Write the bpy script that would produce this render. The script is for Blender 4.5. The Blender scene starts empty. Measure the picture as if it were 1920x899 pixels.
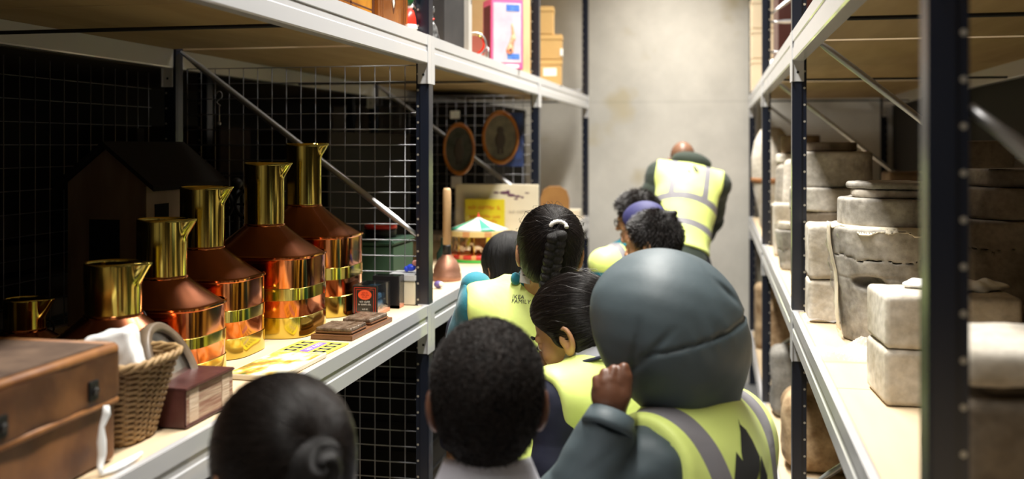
import bpy, bmesh, math, random
import numpy as np
from mathutils import Vector, Matrix
from mathutils.bvhtree import BVHTree

# ---------------------------------------------------------------- camera, light, exposure
SC = bpy.context.scene
FPX = 1867.0; YAW = math.atan(383/1867.0); HZ = 272.0; CAMZ = 1.65
SN, CS = math.sin(YAW), math.cos(YAW)
cd = bpy.data.cameras.new('camera'); cam = bpy.data.objects.new('camera', cd)
SC.collection.objects.link(cam); SC.camera = cam
cam.location = (0, 0, CAMZ); cam.rotation_euler = (math.pi/2, 0, YAW)
cd.sensor_width = 36; cd.lens = 36*FPX/1920; cd.shift_y = -(449.5-HZ)/1920
cd.clip_start = .02; cd.clip_end = 60
cd.dof.use_dof = True; cd.dof.focus_distance = 2.42; cd.dof.aperture_fstop = 2.3; cd.dof.aperture_blades = 9
SC.view_settings.view_transform = 'Standard'; SC.view_settings.look = 'None'
SC.view_settings.gamma = 1; SC.view_settings.use_curve_mapping = False
SC.view_settings.exposure = 0.65
w = bpy.data.worlds.new('world'); SC.world = w; w.use_nodes = True
w.node_tree.nodes['Background'].inputs[0].default_value = (.9, .93, 1, 1)
w.node_tree.nodes['Background'].inputs[1].default_value = 0.0
LAMPS = [(-.33, .75, 3.3, 18), (-.33, 2.55, 3.3, 42), (-.33, 4.35, 3.3, 44), (-.33, 5.9, 3.3, 37)]
for x, y, z, pw in LAMPS:
    ld = bpy.data.lights.new('tube_light', 'AREA'); ld.shape = 'RECTANGLE'; ld.size = .16; ld.size_y = 1.45
    ld.energy = pw; ld.spread = math.radians(125); ld.color = (1, .965, .90)
    lo = bpy.data.objects.new('tube_light', ld); SC.collection.objects.link(lo); lo.location = (x, y, z-.012)

# ---------------------------------------------------------------- helpers
COL = SC.collection
PI = math.pi
rnd = random.Random(7)
def R(d): return math.radians(d)
def P(px, py, D):
    r = (px-960)/FPX*D; z = CAMZ-(py-HZ)/FPX*D
    return Vector((r*CS-D*SN, r*SN+D*CS, z))
def tag(o, label=None, cat=None, group=None, kind=None):
    if cat and not kind: kind = 'thing'
    if label: o['label'] = label
    if cat: o['category'] = cat
    if group: o['group'] = group
    if kind: o['kind'] = kind
    return o
def thing(name, label, cat, loc=(0, 0, 0), rotz=0, group=None):
    o = bpy.data.objects.new(name, None); COL.objects.link(o); o.empty_display_size = .05
    o.location = loc; o.rotation_euler = (0, 0, rotz); tag(o, label, cat, group); return o
def link(name, me, parent=None, mats=(), smooth=False, auto=None):
    for m in (mats if isinstance(mats, (list, tuple)) else [mats]): me.materials.append(m)
    if smooth:
        for p in me.polygons: p.use_smooth = True
    o = bpy.data.objects.new(name, me); COL.objects.link(o)
    if parent: o.parent = parent
    if auto:
        bm = bmesh.new(); bm.from_mesh(me)
        for f in bm.faces: f.smooth = True
        for e in bm.edges:
            e.smooth = not (len(e.link_faces) == 2 and e.calc_face_angle(0) > R(auto))
        bm.to_mesh(me); bm.free()
    return o
class MB:
    def __init__(s): s.bm = bmesh.new(); s.mi = 0
    def _new(s, before):
        for f in s.bm.faces:
            if f not in before: f.material_index = s.mi
    def box(s, lo, hi, bev=0, rot=None, org=None):
        c = [(lo[i]+hi[i])/2 for i in range(3)]; d = [abs(hi[i]-lo[i]) for i in range(3)]
        b = bmesh.new(); bmesh.ops.create_cube(b, size=1)
        for v in b.verts: v.co = Vector((v.co.x*d[0], v.co.y*d[1], v.co.z*d[2]))
        if bev: bmesh.ops.bevel(b, geom=b.edges[:], offset=bev, segments=2, affect='EDGES')
        M = Matrix.Translation(c)
        if rot is not None:
            o = Vector(org) if org is not None else Vector(c)
            M = Matrix.Translation(o) @ rot.to_4x4() @ Matrix.Translation(-o) @ M
        b.transform(M); return s.merge(b)
    def merge(s, b):
        me = bpy.data.meshes.new('t'); 
        for f in b.faces: f.material_index = s.mi
        b.to_mesh(me); b.free(); s.bm.from_mesh(me); bpy.data.meshes.remove(me); return s
    def tube(s, pts, r, n=10, caps=True, rr=None):
        pts = [Vector(p) for p in pts]; rings = []
        up = None
        for i, p in enumerate(pts):
            t = (pts[min(i+1, len(pts)-1)]-pts[max(i-1, 0)]).normalized()
            if up is None:
                up = Vector((0, 0, 1)) if abs(t.z) < .9 else Vector((1, 0, 0))
            a = t.cross(up).normalized(); up = a.cross(t).normalized()
            ri = rr[i] if rr else r
            rings.append([s.bm.verts.new(p+(a*math.cos(2*PI*k/n)+up*math.sin(2*PI*k/n))*ri) for k in range(n)])
        for a, b in zip(rings, rings[1:]):
            for k in range(n):
                f = s.bm.faces.new((a[k], a[(k+1) % n], b[(k+1) % n], b[k])); f.material_index = s.mi; f.smooth = True
        if caps:
            for q in (rings[0][::-1], rings[-1]):
                f = s.bm.faces.new(q); f.material_index = s.mi
        return s
    def lathe(s, prof, n=40, c=(0, 0, 0), sx=1, sy=1, sq=2.0, smooth=True, caps=True):
        # profile of (radius, z); sq>2 makes a rounded-square section
        c = Vector(c); rings = []
        for r, z in prof:
            ring = []
            for k in range(n):
                a = 2*PI*k/n; ca, sa = math.cos(a), math.sin(a)
                q = (abs(ca)**sq+abs(sa)**sq)**(-1/sq)
                ring.append(s.bm.verts.new(c+Vector((r*q*ca*sx, r*q*sa*sy, z))))
            rings.append(ring)
        for a, b in zip(rings, rings[1:]):
            for k in range(n):
                f = s.bm.faces.new((a[k], a[(k+1) % n], b[(k+1) % n], b[k])); f.material_index = s.mi; f.smooth = smooth
        if caps:
            for q in (rings[0][::-1], rings[-1]):
                try: f = s.bm.faces.new(q); f.material_index = s.mi
                except ValueError: pass
        return s
    def prism(s, poly, a, b, axis='y'):
        def m(u, v, t): return {'y': (u, t, v), 'x': (t, u, v), 'z': (u, v, t)}[axis]
        A = [s.bm.verts.new(m(u, v, a)) for u, v in poly]; B = [s.bm.verts.new(m(u, v, b)) for u, v in poly]
        n = len(poly); fs = [s.bm.faces.new(A), s.bm.faces.new(B[::-1])]
        for k in range(n): fs.append(s.bm.faces.new((A[k], B[k], B[(k+1) % n], A[(k+1) % n])))
        for f in fs: f.material_index = s.mi
        return s
    def ball(s, c, r, sc=(1, 1, 1), u=20, v=14, rot=None):
        b = bmesh.new(); bmesh.ops.create_uvsphere(b, u_segments=u, v_segments=v, radius=r)
        M = Matrix.Translation(c) @ (rot.to_4x4() if rot else Matrix()) @ Matrix.Diagonal((*sc, 1))
        b.transform(M)
        for f in b.faces: f.smooth = True
        return s.merge(b)
    def grid(s, fn, nu, nv):
        V = [[s.bm.verts.new(fn(i/nu, j/nv)) for j in range(nv+1)] for i in range(nu+1)]
        for i in range(nu):
            for j in range(nv):
                f = s.bm.faces.new((V[i][j], V[i+1][j], V[i+1][j+1], V[i][j+1])); f.material_index = s.mi; f.smooth = True
        return s
    def build(s, name, mats, parent=None, fix=True, auto=None, xf=None):
        if xf is not None: s.bm.transform(xf)
        if fix: bmesh.ops.recalc_face_normals(s.bm, faces=s.bm.faces)
        me = bpy.data.meshes.new(name); s.bm.to_mesh(me); s.bm.free()
        return link(name, me, parent, mats, auto=auto)
def move_into(obs, root):
    pass

# ---------------------------------------------------------------- materials
def nodes(name):
    m = bpy.data.materials.new(name); m.use_nodes = True; nt = m.node_tree
    return m, nt, nt.nodes['Principled BSDF']
def N(nt, t, **k):
    n = nt.nodes.new(t)
    for a, v in k.items():
        if a.startswith('i_'): n.inputs[a[2:].replace('_', ' ')].default_value = v
        else: setattr(n, a, v)
    return n
def ramp(nt, fac, stops):
    r = nt.nodes.new('ShaderNodeValToRGB'); e = r.color_ramp.elements
    while len(e) < len(stops): e.new(.5)
    for el, (p, c) in zip(e, stops): el.position = p; el.color = (*c, 1) if len(c) == 3 else c
    nt.links.new(fac, r.inputs[0]); return r
def mat(name, col, rough=.5, metal=0, col2=None, scale=8, stretch=(1, 1, 1), bump=0, bscale=None, detail=6, spec=.5,
        coat=0, lo=.35, hi=.65, sheen=0, trans=0, rvar=0, bstretch=None, dist=.002, alpha=1, sss=0, aniso=0):
    m, nt, b = nodes(name)
    b.inputs['Base Color'].default_value = (*col, 1); b.inputs['Roughness'].default_value = rough
    b.inputs['Metallic'].default_value = metal; b.inputs['Specular IOR Level'].default_value = spec
    b.inputs['Coat Weight'].default_value = coat; b.inputs['Transmission Weight'].default_value = trans
    b.inputs['Sheen Weight'].default_value = sheen; b.inputs['Alpha'].default_value = alpha
    b.inputs['Anisotropic'].default_value = aniso
    if sss:
        b.inputs['Subsurface Weight'].default_value = sss; b.inputs['Subsurface Radius'].default_value = (.012, .004, .002)
        b.inputs['Subsurface Scale'].default_value = .5
    tc = N(nt, 'ShaderNodeTexCoord')
    if col2 is not None or rvar:
        mp = N(nt, 'ShaderNodeMapping'); mp.inputs['Scale'].default_value = stretch
        nt.links.new(tc.outputs['Object'], mp.inputs[0])
        nz = N(nt, 'ShaderNodeTexNoise', i_Scale=scale, i_Detail=detail); nt.links.new(mp.outputs[0], nz.inputs['Vector'])
        if col2 is not None:
            r = ramp(nt, nz.outputs['Fac'], [(lo, col), (hi, col2)]); nt.links.new(r.outputs[0], b.inputs['Base Color'])
        if rvar:
            mr = N(nt, 'ShaderNodeMapRange'); mr.inputs[3].default_value = max(0, rough-rvar); mr.inputs[4].default_value = rough+rvar
            nt.links.new(nz.outputs['Fac'], mr.inputs[0]); nt.links.new(mr.outputs[0], b.inputs['Roughness'])
    if bump:
        mp = N(nt, 'ShaderNodeMapping'); mp.inputs['Scale'].default_value = bstretch or stretch
        nt.links.new(tc.outputs['Object'], mp.inputs[0])
        nz = N(nt, 'ShaderNodeTexNoise', i_Scale=bscale or scale*4, i_Detail=5); nt.links.new(mp.outputs[0], nz.inputs['Vector'])
        bp = N(nt, 'ShaderNodeBump', i_Strength=bump, i_Distance=dist); nt.links.new(nz.outputs['Fac'], bp.inputs['Height'])
        nt.links.new(bp.outputs[0], b.inputs['Normal'])
    return m
M = {}
M['navy'] = mat('navy_paint', (.009, .012, .022), .27, bump=.05, scale=30)
M['galv'] = mat('white_beam_paint', (.52, .52, .53), .24, .0, spec=.75, coat=.35, bump=.05, bscale=8, dist=.004)
M['steel'] = mat('zinc_steel', (.42, .42, .43), .36, .85, bump=.05, scale=40)
M['wire'] = mat('zinc_wire', (.22, .22, .23), .4, .8)
M['dot'] = mat('lit_hole_dot', (.45, .42, .36), .4, .4)  # pale discs paint the light that shows in the post holes
M['hole'] = mat('dark_hole', (.01, .01, .01), .8)
M['board'] = mat('chipboard', (.56, .42, .255), .62, col2=(.67, .53, .35), scale=14, stretch=(1, .15, 1), bump=.1, bscale=160, lo=.2, hi=.8)
M['board_shaded'] = mat('shaded_board_underside', (.30, .205, .088), .75, col2=(.36, .255, .12), scale=14, stretch=(1, .15, 1))  # same chipboard, darkened to paint the shade under the shelves
M['concrete'] = None
def concrete():
    m, nt, b = nodes('poured_concrete'); tc = N(nt, 'ShaderNodeTexCoord')
    n1 = N(nt, 'ShaderNodeTexNoise', i_Scale=1.1, i_Detail=8, i_Roughness=.6); nt.links.new(tc.outputs['Object'], n1.inputs['Vector'])
    n2 = N(nt, 'ShaderNodeTexNoise', i_Scale=6.0, i_Detail=8, i_Roughness=.7); nt.links.new(tc.outputs['Object'], n2.inputs['Vector'])
    n3 = N(nt, 'ShaderNodeTexNoise', i_Scale=2.6, i_Detail=3); nt.links.new(tc.outputs['Object'], n3.inputs['Vector'])
    r1 = ramp(nt, n1.outputs['Fac'], [(.35, (.50, .48, .43)), (.65, (.68, .65, .585))])
    r2 = ramp(nt, n2.outputs['Fac'], [(.3, (.82, .82, .82)), (.7, (1, 1, 1))])
    mx = N(nt, 'ShaderNodeMixRGB', blend_type='MULTIPLY'); mx.inputs[0].default_value = .6
    nt.links.new(r1.outputs[0], mx.inputs[1]); nt.links.new(r2.outputs[0], mx.inputs[2])
    r3 = ramp(nt, n3.outputs['Fac'], [(.60, (0, 0, 0)), (.72, (1, 1, 1))])
    mx2 = N(nt, 'ShaderNodeMixRGB'); nt.links.new(r3.outputs[0], mx2.inputs[0]); nt.links.new(mx.outputs[0], mx2.inputs[1])
    mx2.inputs[2].default_value = (.46, .41, .30, 1)
    # pour joint
    sp = N(nt, 'ShaderNodeSeparateXYZ'); nt.links.new(tc.outputs['Object'], sp.inputs[0])
    mt = N(nt, 'ShaderNodeMath', operation='SUBTRACT'); mt.inputs[1].default_value = 1.955; nt.links.new(sp.outputs[2], mt.inputs[0])
    ab = N(nt, 'ShaderNodeMath', operation='ABSOLUTE'); nt.links.new(mt.outputs[0], ab.inputs[0])
    r4 = ramp(nt, ab.outputs[0], [(.004, (.8, .8, .8)), (.012, (1, 1, 1))])
    mx3 = N(nt, 'ShaderNodeMixRGB', blend_type='MULTIPLY'); mx3.inputs[0].default_value = .5
    nt.links.new(mx2.outputs[0], mx3.inputs[1]); nt.links.new(r4.outputs[0], mx3.inputs[2])
    nt.links.new(mx3.outputs[0], b.inputs['Base Color']); b.inputs['Roughness'].default_value = .75
    bp = N(nt, 'ShaderNodeBump', i_Strength=.25, i_Distance=.004); nt.links.new(n2.outputs['Fac'], bp.inputs['Height']); nt.links.new(bp.outputs[0], b.inputs['Normal'])
    return m
M['concrete'] = concrete()
M['floor'] = mat('grey_floor', (.18, .18, .18), .35, col2=(.24, .24, .24), scale=3)
M['shadewall'] = mat('shaded_wall', (.018, .017, .015), .9)  # near-black wall colour stands in for barely lit concrete
M['ceil'] = mat('ceiling', (.25, .25, .25), .9)
M['lamp_house'] = mat('lamp_housing', (.7, .7, .7), .5)

# ---------------------------------------------------------------- the room
AX, BX = -.87, .222           # aisle faces of the two racks
DEP = .90
LY = [-.94, 1.01, 2.96, 4.91, 6.86]
RY = [-.82, 1.13, 3.08, 5.07, 7.02]
YW = 7.12
ZT = [.375, 1.155, 1.99]      # tops of the beams
ZTOP = 3.0
def struct(name, lo, hi, m, label=None):
    o = MB().box(lo, hi).build(name, m); o['kind'] = 'structure'
    return o
struct('floor', (-2.95, -2.2, -.1), (1.35, YW+.2, 0), M['floor'])
struct('wall_far', (-2.95, YW, 0), (1.35, YW+.2, 3.6), M['concrete'])
struct('wall_left', (-2.95, -2.2, 0), (-2.85, YW, 3.6), M['shadewall'])
struct('wall_right', (1.17, -2.2, 0), (1.35, YW, 3.6), M['shadewall'])
struct('wall_back', (-2.95, -1.35, 0), (1.35, -1.2, 3.6), M['concrete'])
struct('ceiling', (-2.95, -2.4, 3.6), (1.35, YW+.2, 3.7), M['ceil'])
for i, (x, y, z, pw) in enumerate(LAMPS):
    o = MB().box((x-.1, y-.75, z), (x+.1, y+.75, z+.06), .004).box((x-.01, y-.5, z+.06), (x+.01, y-.48, 3.6)).box((x-.01, y+.48, z+.06), (x+.01, y+.5, 3.6)).build('ceiling_lamp', M['lamp_house'])
    tag(o, 'slim strip lamp hung from the ceiling above the aisle', 'lamp', 'strip lamps above the aisle')

# ---------------------------------------------------------------- racks
BN = ['beside the camera', 'in the first full bay', 'in the middle bay', 'by the concrete wall']
LV = ['bottom', 'waist-high', 'top']
SIDE = {-1: 'left', 1: 'right'}
def post(name, x, s, y, parent, z1=ZTOP, dots=True, holeface=1):
    # s=-1 left rack: body runs to -x
    mb = MB(); w, f = .030, .012
    xa, xb = sorted((x, x+s*w)); mb.box((xa, y, 0), (xb, y+.05, z1), .003)
    xc, xd = sorted((x+s*w, x+s*(w+f))); mb.box((xc, y+.006, 0), (xd, y+.044, z1))
    if dots:
        z = .12; cx = x+s*(w+f*.5); b = None
        while z < z1-.05:
            mb.mi = 1; n0 = len(mb.bm.verts)
            vs = [mb.bm.verts.new((cx+.0036*math.cos(k*PI/4), y+.0052, z+.0036*math.sin(k*PI/4))) for k in range(8)]
            fc = mb.bm.faces.new(vs); fc.material_index = 1
            z += .05
        mb.mi = 0
    return mb.build(name, [M['navy'], M['dot']], parent, fix=False)
def beamprof(x, s, zt):
    # s : direction from the aisle face into the rack
    h = .089
    q = [(0, 0), (0, -.032), (.0025, -.0335), (.0025, -.050), (0, -.053), (0, -h+.003), (.004, -h), (.034, -h), (.036, -h+.004), (.036, -.028), (.018, -.028), (.018, -.002), (.014, 0)]
    return [(x+s*a, zt+b) for a, b in q]
def frame(side, x, y, k):
    s = side
    nm = ['behind the camera', 'nearest the camera', 'second from the camera', 'third from the camera', 'against the concrete wall'][k]
    t = thing('upright_frame', f'navy steel upright frame of the {SIDE[side]} rack, {nm}', 'shelf frame', (x, y, 0), 0, f'upright frames of the {SIDE[side]} rack')
    iv = Matrix.Translation((-x, -y, 0))
    a = post('front_post', 0, s, 0, t); b = post('rear_post', s*(DEP-.042), s, 0, t)
    # tie bar and diagonal braces, flattened at the ends
    x0, x1 = s*.045, s*(DEP-.05)
    def brace(z0, z1):
        p, q = Vector((x0, .02, z0)), Vector((x1, .02, z1)); n = 8
        mb = MB().tube([p.lerp(q, u) for u in (0, .04, .08, .5, .92, .96, 1)], .0105, 12, rr=[.006, .007, .0105, .0105, .0105, .007, .006])
        mb.build('brace', M['steel'], t)
    if side < 0:
        zs = [(.12, .12), (1.37, 1.955), (1.20, 1.20), (1.16, .55), (.16, .50), (2.03, 2.03), (2.08, 2.7)]
    else:
        zs = [(.12, .12), (1.985, 1.33), (.62, 1.22), (.58, .16), (2.11, 2.11), (2.26, 2.26), (2.3, 2.9)] if k != 1 else [(.12, .12), (1.69, 1.03), (.6, 1.0), (.58, .16), (2.05, 2.05)]
    if side < 0 and k == 4: zs = [(.12, .12), (2.03, 2.03)]
    for z0, z1 in zs: brace(z0, z1)
    MB().box((min(0, s*.1)-.01, -.02, 0), (max(0, s*.1)+.01, .07, .006)).build('foot_plate', M['steel'], t)
    return t
def beam(side, x, y0, y1, lv, b, rear=False):
    s = side*(-1 if rear else 1); zt = ZT[lv]; ln = y1-y0-.05
    wh = 'rear edge' if rear else 'front edge'
    t = thing('shelf_beam', f'white steel beam, {wh} of the {LV[lv]} {SIDE[side]} shelf, {BN[b]}', 'shelf beam', (x, y0+.05, zt-.089), 0, f'white beams of the {SIDE[side]} rack')
    MB().prism([(a-x, z-(zt-.089)) for a, z in beamprof(x, s, zt)], .002, ln-.002).build('rail', M['galv'], t)
    for yy, d in ((.0, 1), (ln, -1)):
        # end bracket hooks over the face of the post
        ya, yb = sorted((yy-d*.0, yy-d*-.0035))
        xa, xb = sorted((0, s*.034))
        mb = MB().box((xa, ya, -.062), (xb, yb, .091), .001)
        xa, xb = sorted((-s*.0022, s*.0006))
        yc, yd = sorted((yy-d*.024, yy+d*.012)); mb.box((xa, yc, -.062), (xb, yd, .089), .0005)
        mb.mi = 1
        yf = ya-.0006 if d < 0 else yb+.0006
        vs = [mb.bm.verts.new((s*.016+.0042*math.cos(k*PI/6), yf, -.034+.0042*math.sin(k*PI/6))) for k in range(12)]
        mb.bm.faces.new(vs).material_index = 1
        mb.mi = 0
        mb.build('end_bracket', [M['galv'], M['hole']], t, fix=False)
    return t
def board(side, x, y0, y1, lv, b):
    s = side; zt = ZT[lv]
    xa, xb = sorted((x+s*.0195, x+s*(DEP-.0195)))
    mb = MB(); n = 2; L = (y1-y0-.05)/n
    for i in range(n): mb.box((xa, y0+.05+i*L+.0005, zt-.027), (xb, y0+.05+(i+1)*L-.0005, zt-.003), .001)
    o = mb.build('shelf_board', [M['board'], M['board_shaded']])
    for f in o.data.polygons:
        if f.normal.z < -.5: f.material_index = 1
    tag(o, f'chipboard shelf of the {LV[lv]} level on the {SIDE[side]}, {BN[b]}', 'shelf board', f'chipboard shelves of the {SIDE[side]} rack')
    # wire support under the board
    xs = (x+s*.036, x+s*(DEP-.036)); 
    for q in (.51,):
        yy = y0+(y1-y0)*q
        MB().tube([(xs[0], yy, zt-.032), (xs[0]-(xs[0]-xs[1])*.004, yy, zt-.082), (xs[1], yy, zt-.082)], .0045, 8).build('board_support', M['hole'], o)
for side, x, YY in ((-1, AX, LY), (1, BX, RY)):
    for k, y in enumerate(YY): frame(side, x, y, k)
    for b in range(4):
        for lv in range(3):
            beam(side, x, YY[b], YY[b+1], lv, b)
            beam(side, x+side*DEP, YY[b], YY[b+1], lv, b, True)
            board(side, x, YY[b], YY[b+1], lv, b)
def mesh_panel(y, x0, x1, z0, z1, label, par=None, gx=.05, axis='x'):
    mb = MB(); r = .0016
    u = x0
    while u <= x1+1e-6:
        a = (u, y, z0) if axis == 'x' else (y, u, z0); b = (u, y, z1) if axis == 'x' else (y, u, z1)
        mb.tube([a, b], r, 5); u += gx
    z = z0
    while z <= z1+1e-6:
        a = (x0, y-.003, z) if axis == 'x' else (y-.003, x0, z); b = (x1, y-.003, z) if axis == 'x' else (y-.003, x1, z)
        mb.tube([a, b], r, 5); z += gx
    o = mb.build('wire_mesh_panel', M['wire']); return tag(o, label, 'mesh panel', 'wire mesh panels on the racks')
mesh_panel(3.004, AX-.84, AX-.05, .05, 1.90, 'zinc wire mesh panel across the end of the bay with copper measures')
mesh_panel(4.954, AX-.84, AX-.05, .05, 1.90, 'zinc wire mesh panel behind the carousel and oval pictures')
mesh_panel(-1.775, -.9, 2.9, .45, 1.88, 'long wire mesh panel along the back of the dark left shelf', axis='y', gx=.06)
# second rack row behind the left one (dark)
for k, y in enumerate((.4, 2.05, 3.7, 5.35)):
    o = post('rack_post', -2.02, -1, y, None); tag(o, ['dark post of the rack behind, at far left', 'dark post of the rack behind, left of the toy house', 'dark post of the rack behind the arched panel', 'dark post of the rack behind, far off'][k], 'post', 'posts of the rack behind')
for lv in range(3):
    o = MB().box((-2.84, -1.15, ZT[lv]-.05), (-2.066, 7.1, ZT[lv]), .002).build('shelf_board', mat('shaded_rear_board', (.06, .045, .03), .8))  # near-black colour paints the deep shade on the rack behind
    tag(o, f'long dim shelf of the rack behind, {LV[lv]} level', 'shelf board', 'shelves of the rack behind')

o = MB().box((-2.064, -.9, 1.995), (-1.72, 7.05, 2.012)).build('light_block_sheet', M['board']); tag(o, 'long added sheet blocking light over the gap between the back-to-back racks', 'sheet')  # added to stop lamp light dropping between the racks
o = MB().box((.95, -.9, 1.995), (1.168, 7.05, 2.012)).build('light_block_sheet', M['board']); tag(o, 'long added sheet blocking light over the gap behind the right rack', 'sheet')  # added to stop lamp light dropping behind the right rack

# ================================================================ implicit surfaces (for rounded, worn and living shapes)
def _a(v): return np.array(v, dtype=np.float64)
def rot3(yaw=0, pitch=0, roll=0):
    # columns: right, forward, up ; yaw turns left, pitch looks up, roll leans right
    Rz = Matrix.Rotation(yaw, 3, 'Z'); Rx = Matrix.Rotation(pitch, 3, 'X'); Ry = Matrix.Rotation(roll, 3, 'Y')
    return np.array(Rz @ Rx @ Ry)
def sd_cap(p, a, b, r1, r2=None):
    r2 = r1 if r2 is None else r2; a = _a(a); b = _a(b); ba = b-a
    t = np.clip(((p-a) @ ba)/max(ba @ ba, 1e-12), 0, 1)
    return np.linalg.norm(p-a-t[:, None]*ba, axis=1)-(r1+(r2-r1)*t)
def sd_ell(p, c, r, rot=None):
    q = p-_a(c)
    if rot is not None: q = q @ rot
    r = _a(r); k0 = np.linalg.norm(q/r, axis=1); k1 = np.linalg.norm(q/(r*r), axis=1)
    return k0*(k0-1)/np.maximum(k1, 1e-9)
def sd_box(p, c, h, rr=0, rot=None):
    q = p-_a(c)
    if rot is not None: q = q @ rot
    d = np.abs(q)-(_a(h)-rr)
    return np.linalg.norm(np.maximum(d, 0), axis=1)+np.minimum(d.max(axis=1), 0)-rr
def smin(a, b, k):
    h = np.maximum(k-np.abs(a-b), 0)/k; return np.minimum(a, b)-h*h*k*.25
def smax(a, b, k): return -smin(-a, -b, k)
_rs = np.random.RandomState(3)
_ND = _rs.normal(size=(24, 3)); _ND /= np.linalg.norm(_ND, axis=1)[:, None]; _NP = _rs.rand(24)*6.28
def wob(p, f, seed=0, n=6):
    s = np.zeros(len(p))
    for i in range(n):
        k = (i+seed*5) % 24; s += np.sin((p @ _ND[k])*f*(1+.35*i)+_NP[(k+seed) % 24])
    return s/n
def surf(fn, lo, hi, h, block=8):
    lo = _a(lo); hi = _a(hi); n = np.ceil((hi-lo)/h/block).astype(int)
    hb = h*block; bx = [lo[i]+hb*(np.arange(n[i])+.5) for i in range(3)]
    G = np.stack(np.meshgrid(*bx, indexing='ij'), -1).reshape(-1, 3)
    d = fn(G); Nn = n*block+1
    act = np.abs(d) < hb*1.35
    D = np.repeat(np.repeat(np.repeat(d.reshape(n), block, 0), block, 1), block, 2)
    D = np.pad(D, ((0, 1),)*3, mode='edge').astype(np.float64)
    o = np.arange(block+1); O = np.stack(np.meshgrid(o, o, o, indexing='ij'), -1).reshape(-1, 3)
    idx = np.argwhere(act.reshape(n))
    for s in range(0, len(idx), 400):
        I = (idx[s:s+400, None, :]*block+O[None]).reshape(-1, 3)
        D[I[:, 0], I[:, 1], I[:, 2]] = fn(lo+I*h)
    S = D < 0
    cs = sum(S[i:Nn[0]-1+i, j:Nn[1]-1+j, k:Nn[2]-1+k].astype(np.int8) for i in (0, 1) for j in (0, 1) for k in (0, 1))
    cells = np.argwhere((cs > 0) & (cs < 8)); vid = -np.ones(Nn-1, dtype=np.int64); vid[tuple(cells.T)] = np.arange(len(cells))
    acc = np.zeros((len(cells), 3)); cnt = np.zeros(len(cells)); cr = [(i, j, k) for i in (0, 1) for j in (0, 1) for k in (0, 1)]
    for a in cr:
        for ax in range(3):
            if a[ax]: continue
            b = list(a); b[ax] = 1; A = cells+_a(a).astype(int); B = cells+_a(b).astype(int)
            da = D[tuple(A.T)]; db = D[tuple(B.T)]; m = (da < 0) != (db < 0)
            t = da[m]/(da[m]-db[m]); acc[m] += A[m]+t[:, None]*(B[m]-A[m]); cnt[m] += 1
    V = lo+acc/cnt[:, None]*h
    e = 1e-4
    for _ in range(2):
        d0 = fn(V); g = np.stack([fn(V+_a([e, 0, 0]))-d0, fn(V+_a([0, e, 0]))-d0, fn(V+_a([0, 0, e]))-d0], 1)/e
        st = d0[:, None]*g/np.maximum((g*g).sum(1), .25)[:, None]; V -= np.clip(st, -h*.4, h*.4)
    F = []
    for ax in range(3):
        b, c = (ax+1) % 3, (ax+2) % 3
        s0 = [slice(1, Nn[i]-1) for i in range(3)]; s0[ax] = slice(0, Nn[ax]-1); s1 = list(s0); s1[ax] = slice(1, Nn[ax])
        A = S[tuple(s0)]; B = S[tuple(s1)]; E = np.argwhere(A != B); off = _a([1, 1, 1]).astype(int); off[ax] = 0
        if not len(E): continue
        E = E+off; sg = S[tuple(E.T)]
        def v(db, dc):
            q = E.copy(); q[:, b] -= db; q[:, c] -= dc; return vid[tuple(q.T)]
        q = np.stack([v(1, 1), v(0, 1), v(0, 0), v(1, 0)], 1); q[~sg] = q[~sg][:, ::-1]; F.append(q)
    return V, np.concatenate(F)
def sdf_obj(name, fn, lo, hi, h, mats, parent=None, off=(0, 0, 0), attrs=None, post_fn=None):
    V, F = surf(fn, lo, hi, h)
    if post_fn is not None: V = post_fn(V)
    me = bpy.data.meshes.new(name); me.vertices.add(len(V)); me.vertices.foreach_set('co', (V-_a(off)).ravel())
    me.loops.add(F.size); me.loops.foreach_set('vertex_index', F.ravel().astype(np.int32))
    me.polygons.add(len(F)); me.polygons.foreach_set('loop_start', (np.arange(len(F))*4).astype(np.int32))
    me.polygons.foreach_set('loop_total', np.full(len(F), 4, dtype=np.int32)); me.update(calc_edges=True); me.validate()
    if attrs:
        for k, f in attrs.items():
            at = me.attributes.new(k, 'FLOAT_VECTOR', 'POINT'); at.data.foreach_set('vector', np.ascontiguousarray(f(V), dtype=np.float32).ravel())
    o = link(name, me, parent, mats, smooth=True); o['_k'] = 1; del o['_k']
    return o
def bvh_of(o):
    me = o.data; mw = Matrix.Translation(o.parent.location if o.parent else Vector()) @ Matrix.Translation(o.location)
    return BVHTree.FromPolygons([mw @ v.co for v in me.vertices], [tuple(p.vertices) for p in me.polygons])
def text_mesh(txt, size, font_extrude=0, align='CENTER', spacing=1.0, line=1.0):
    cu = bpy.data.curves.new('txt', 'FONT'); cu.body = txt; cu.size = size; cu.align_x = align; cu.align_y = 'CENTER'
    cu.space_character = spacing; cu.space_line = line; cu.extrude = font_extrude; cu.resolution_u = 3
    o = bpy.data.objects.new('txt', cu); COL.objects.link(o)
    me = bpy.data.meshes.new_from_object(o.evaluated_get(bpy.context.evaluated_depsgraph_get()))
    bpy.data.objects.remove(o); bpy.data.curves.remove(cu); return me
def text_on(name, txt, size, org, right, up, m, parent, spacing=1.0, line=1.0, ex=.0003):
    me = text_mesh(txt, size, ex, spacing=spacing, line=line)
    right = Vector(right).normalized(); up = Vector(up).normalized(); n = right.cross(up)
    T = Matrix((right, up, n)).transposed().to_4x4(); T.translation = Vector(org)
    me.transform(T); o = link(name, me, parent, m); return o

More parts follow.
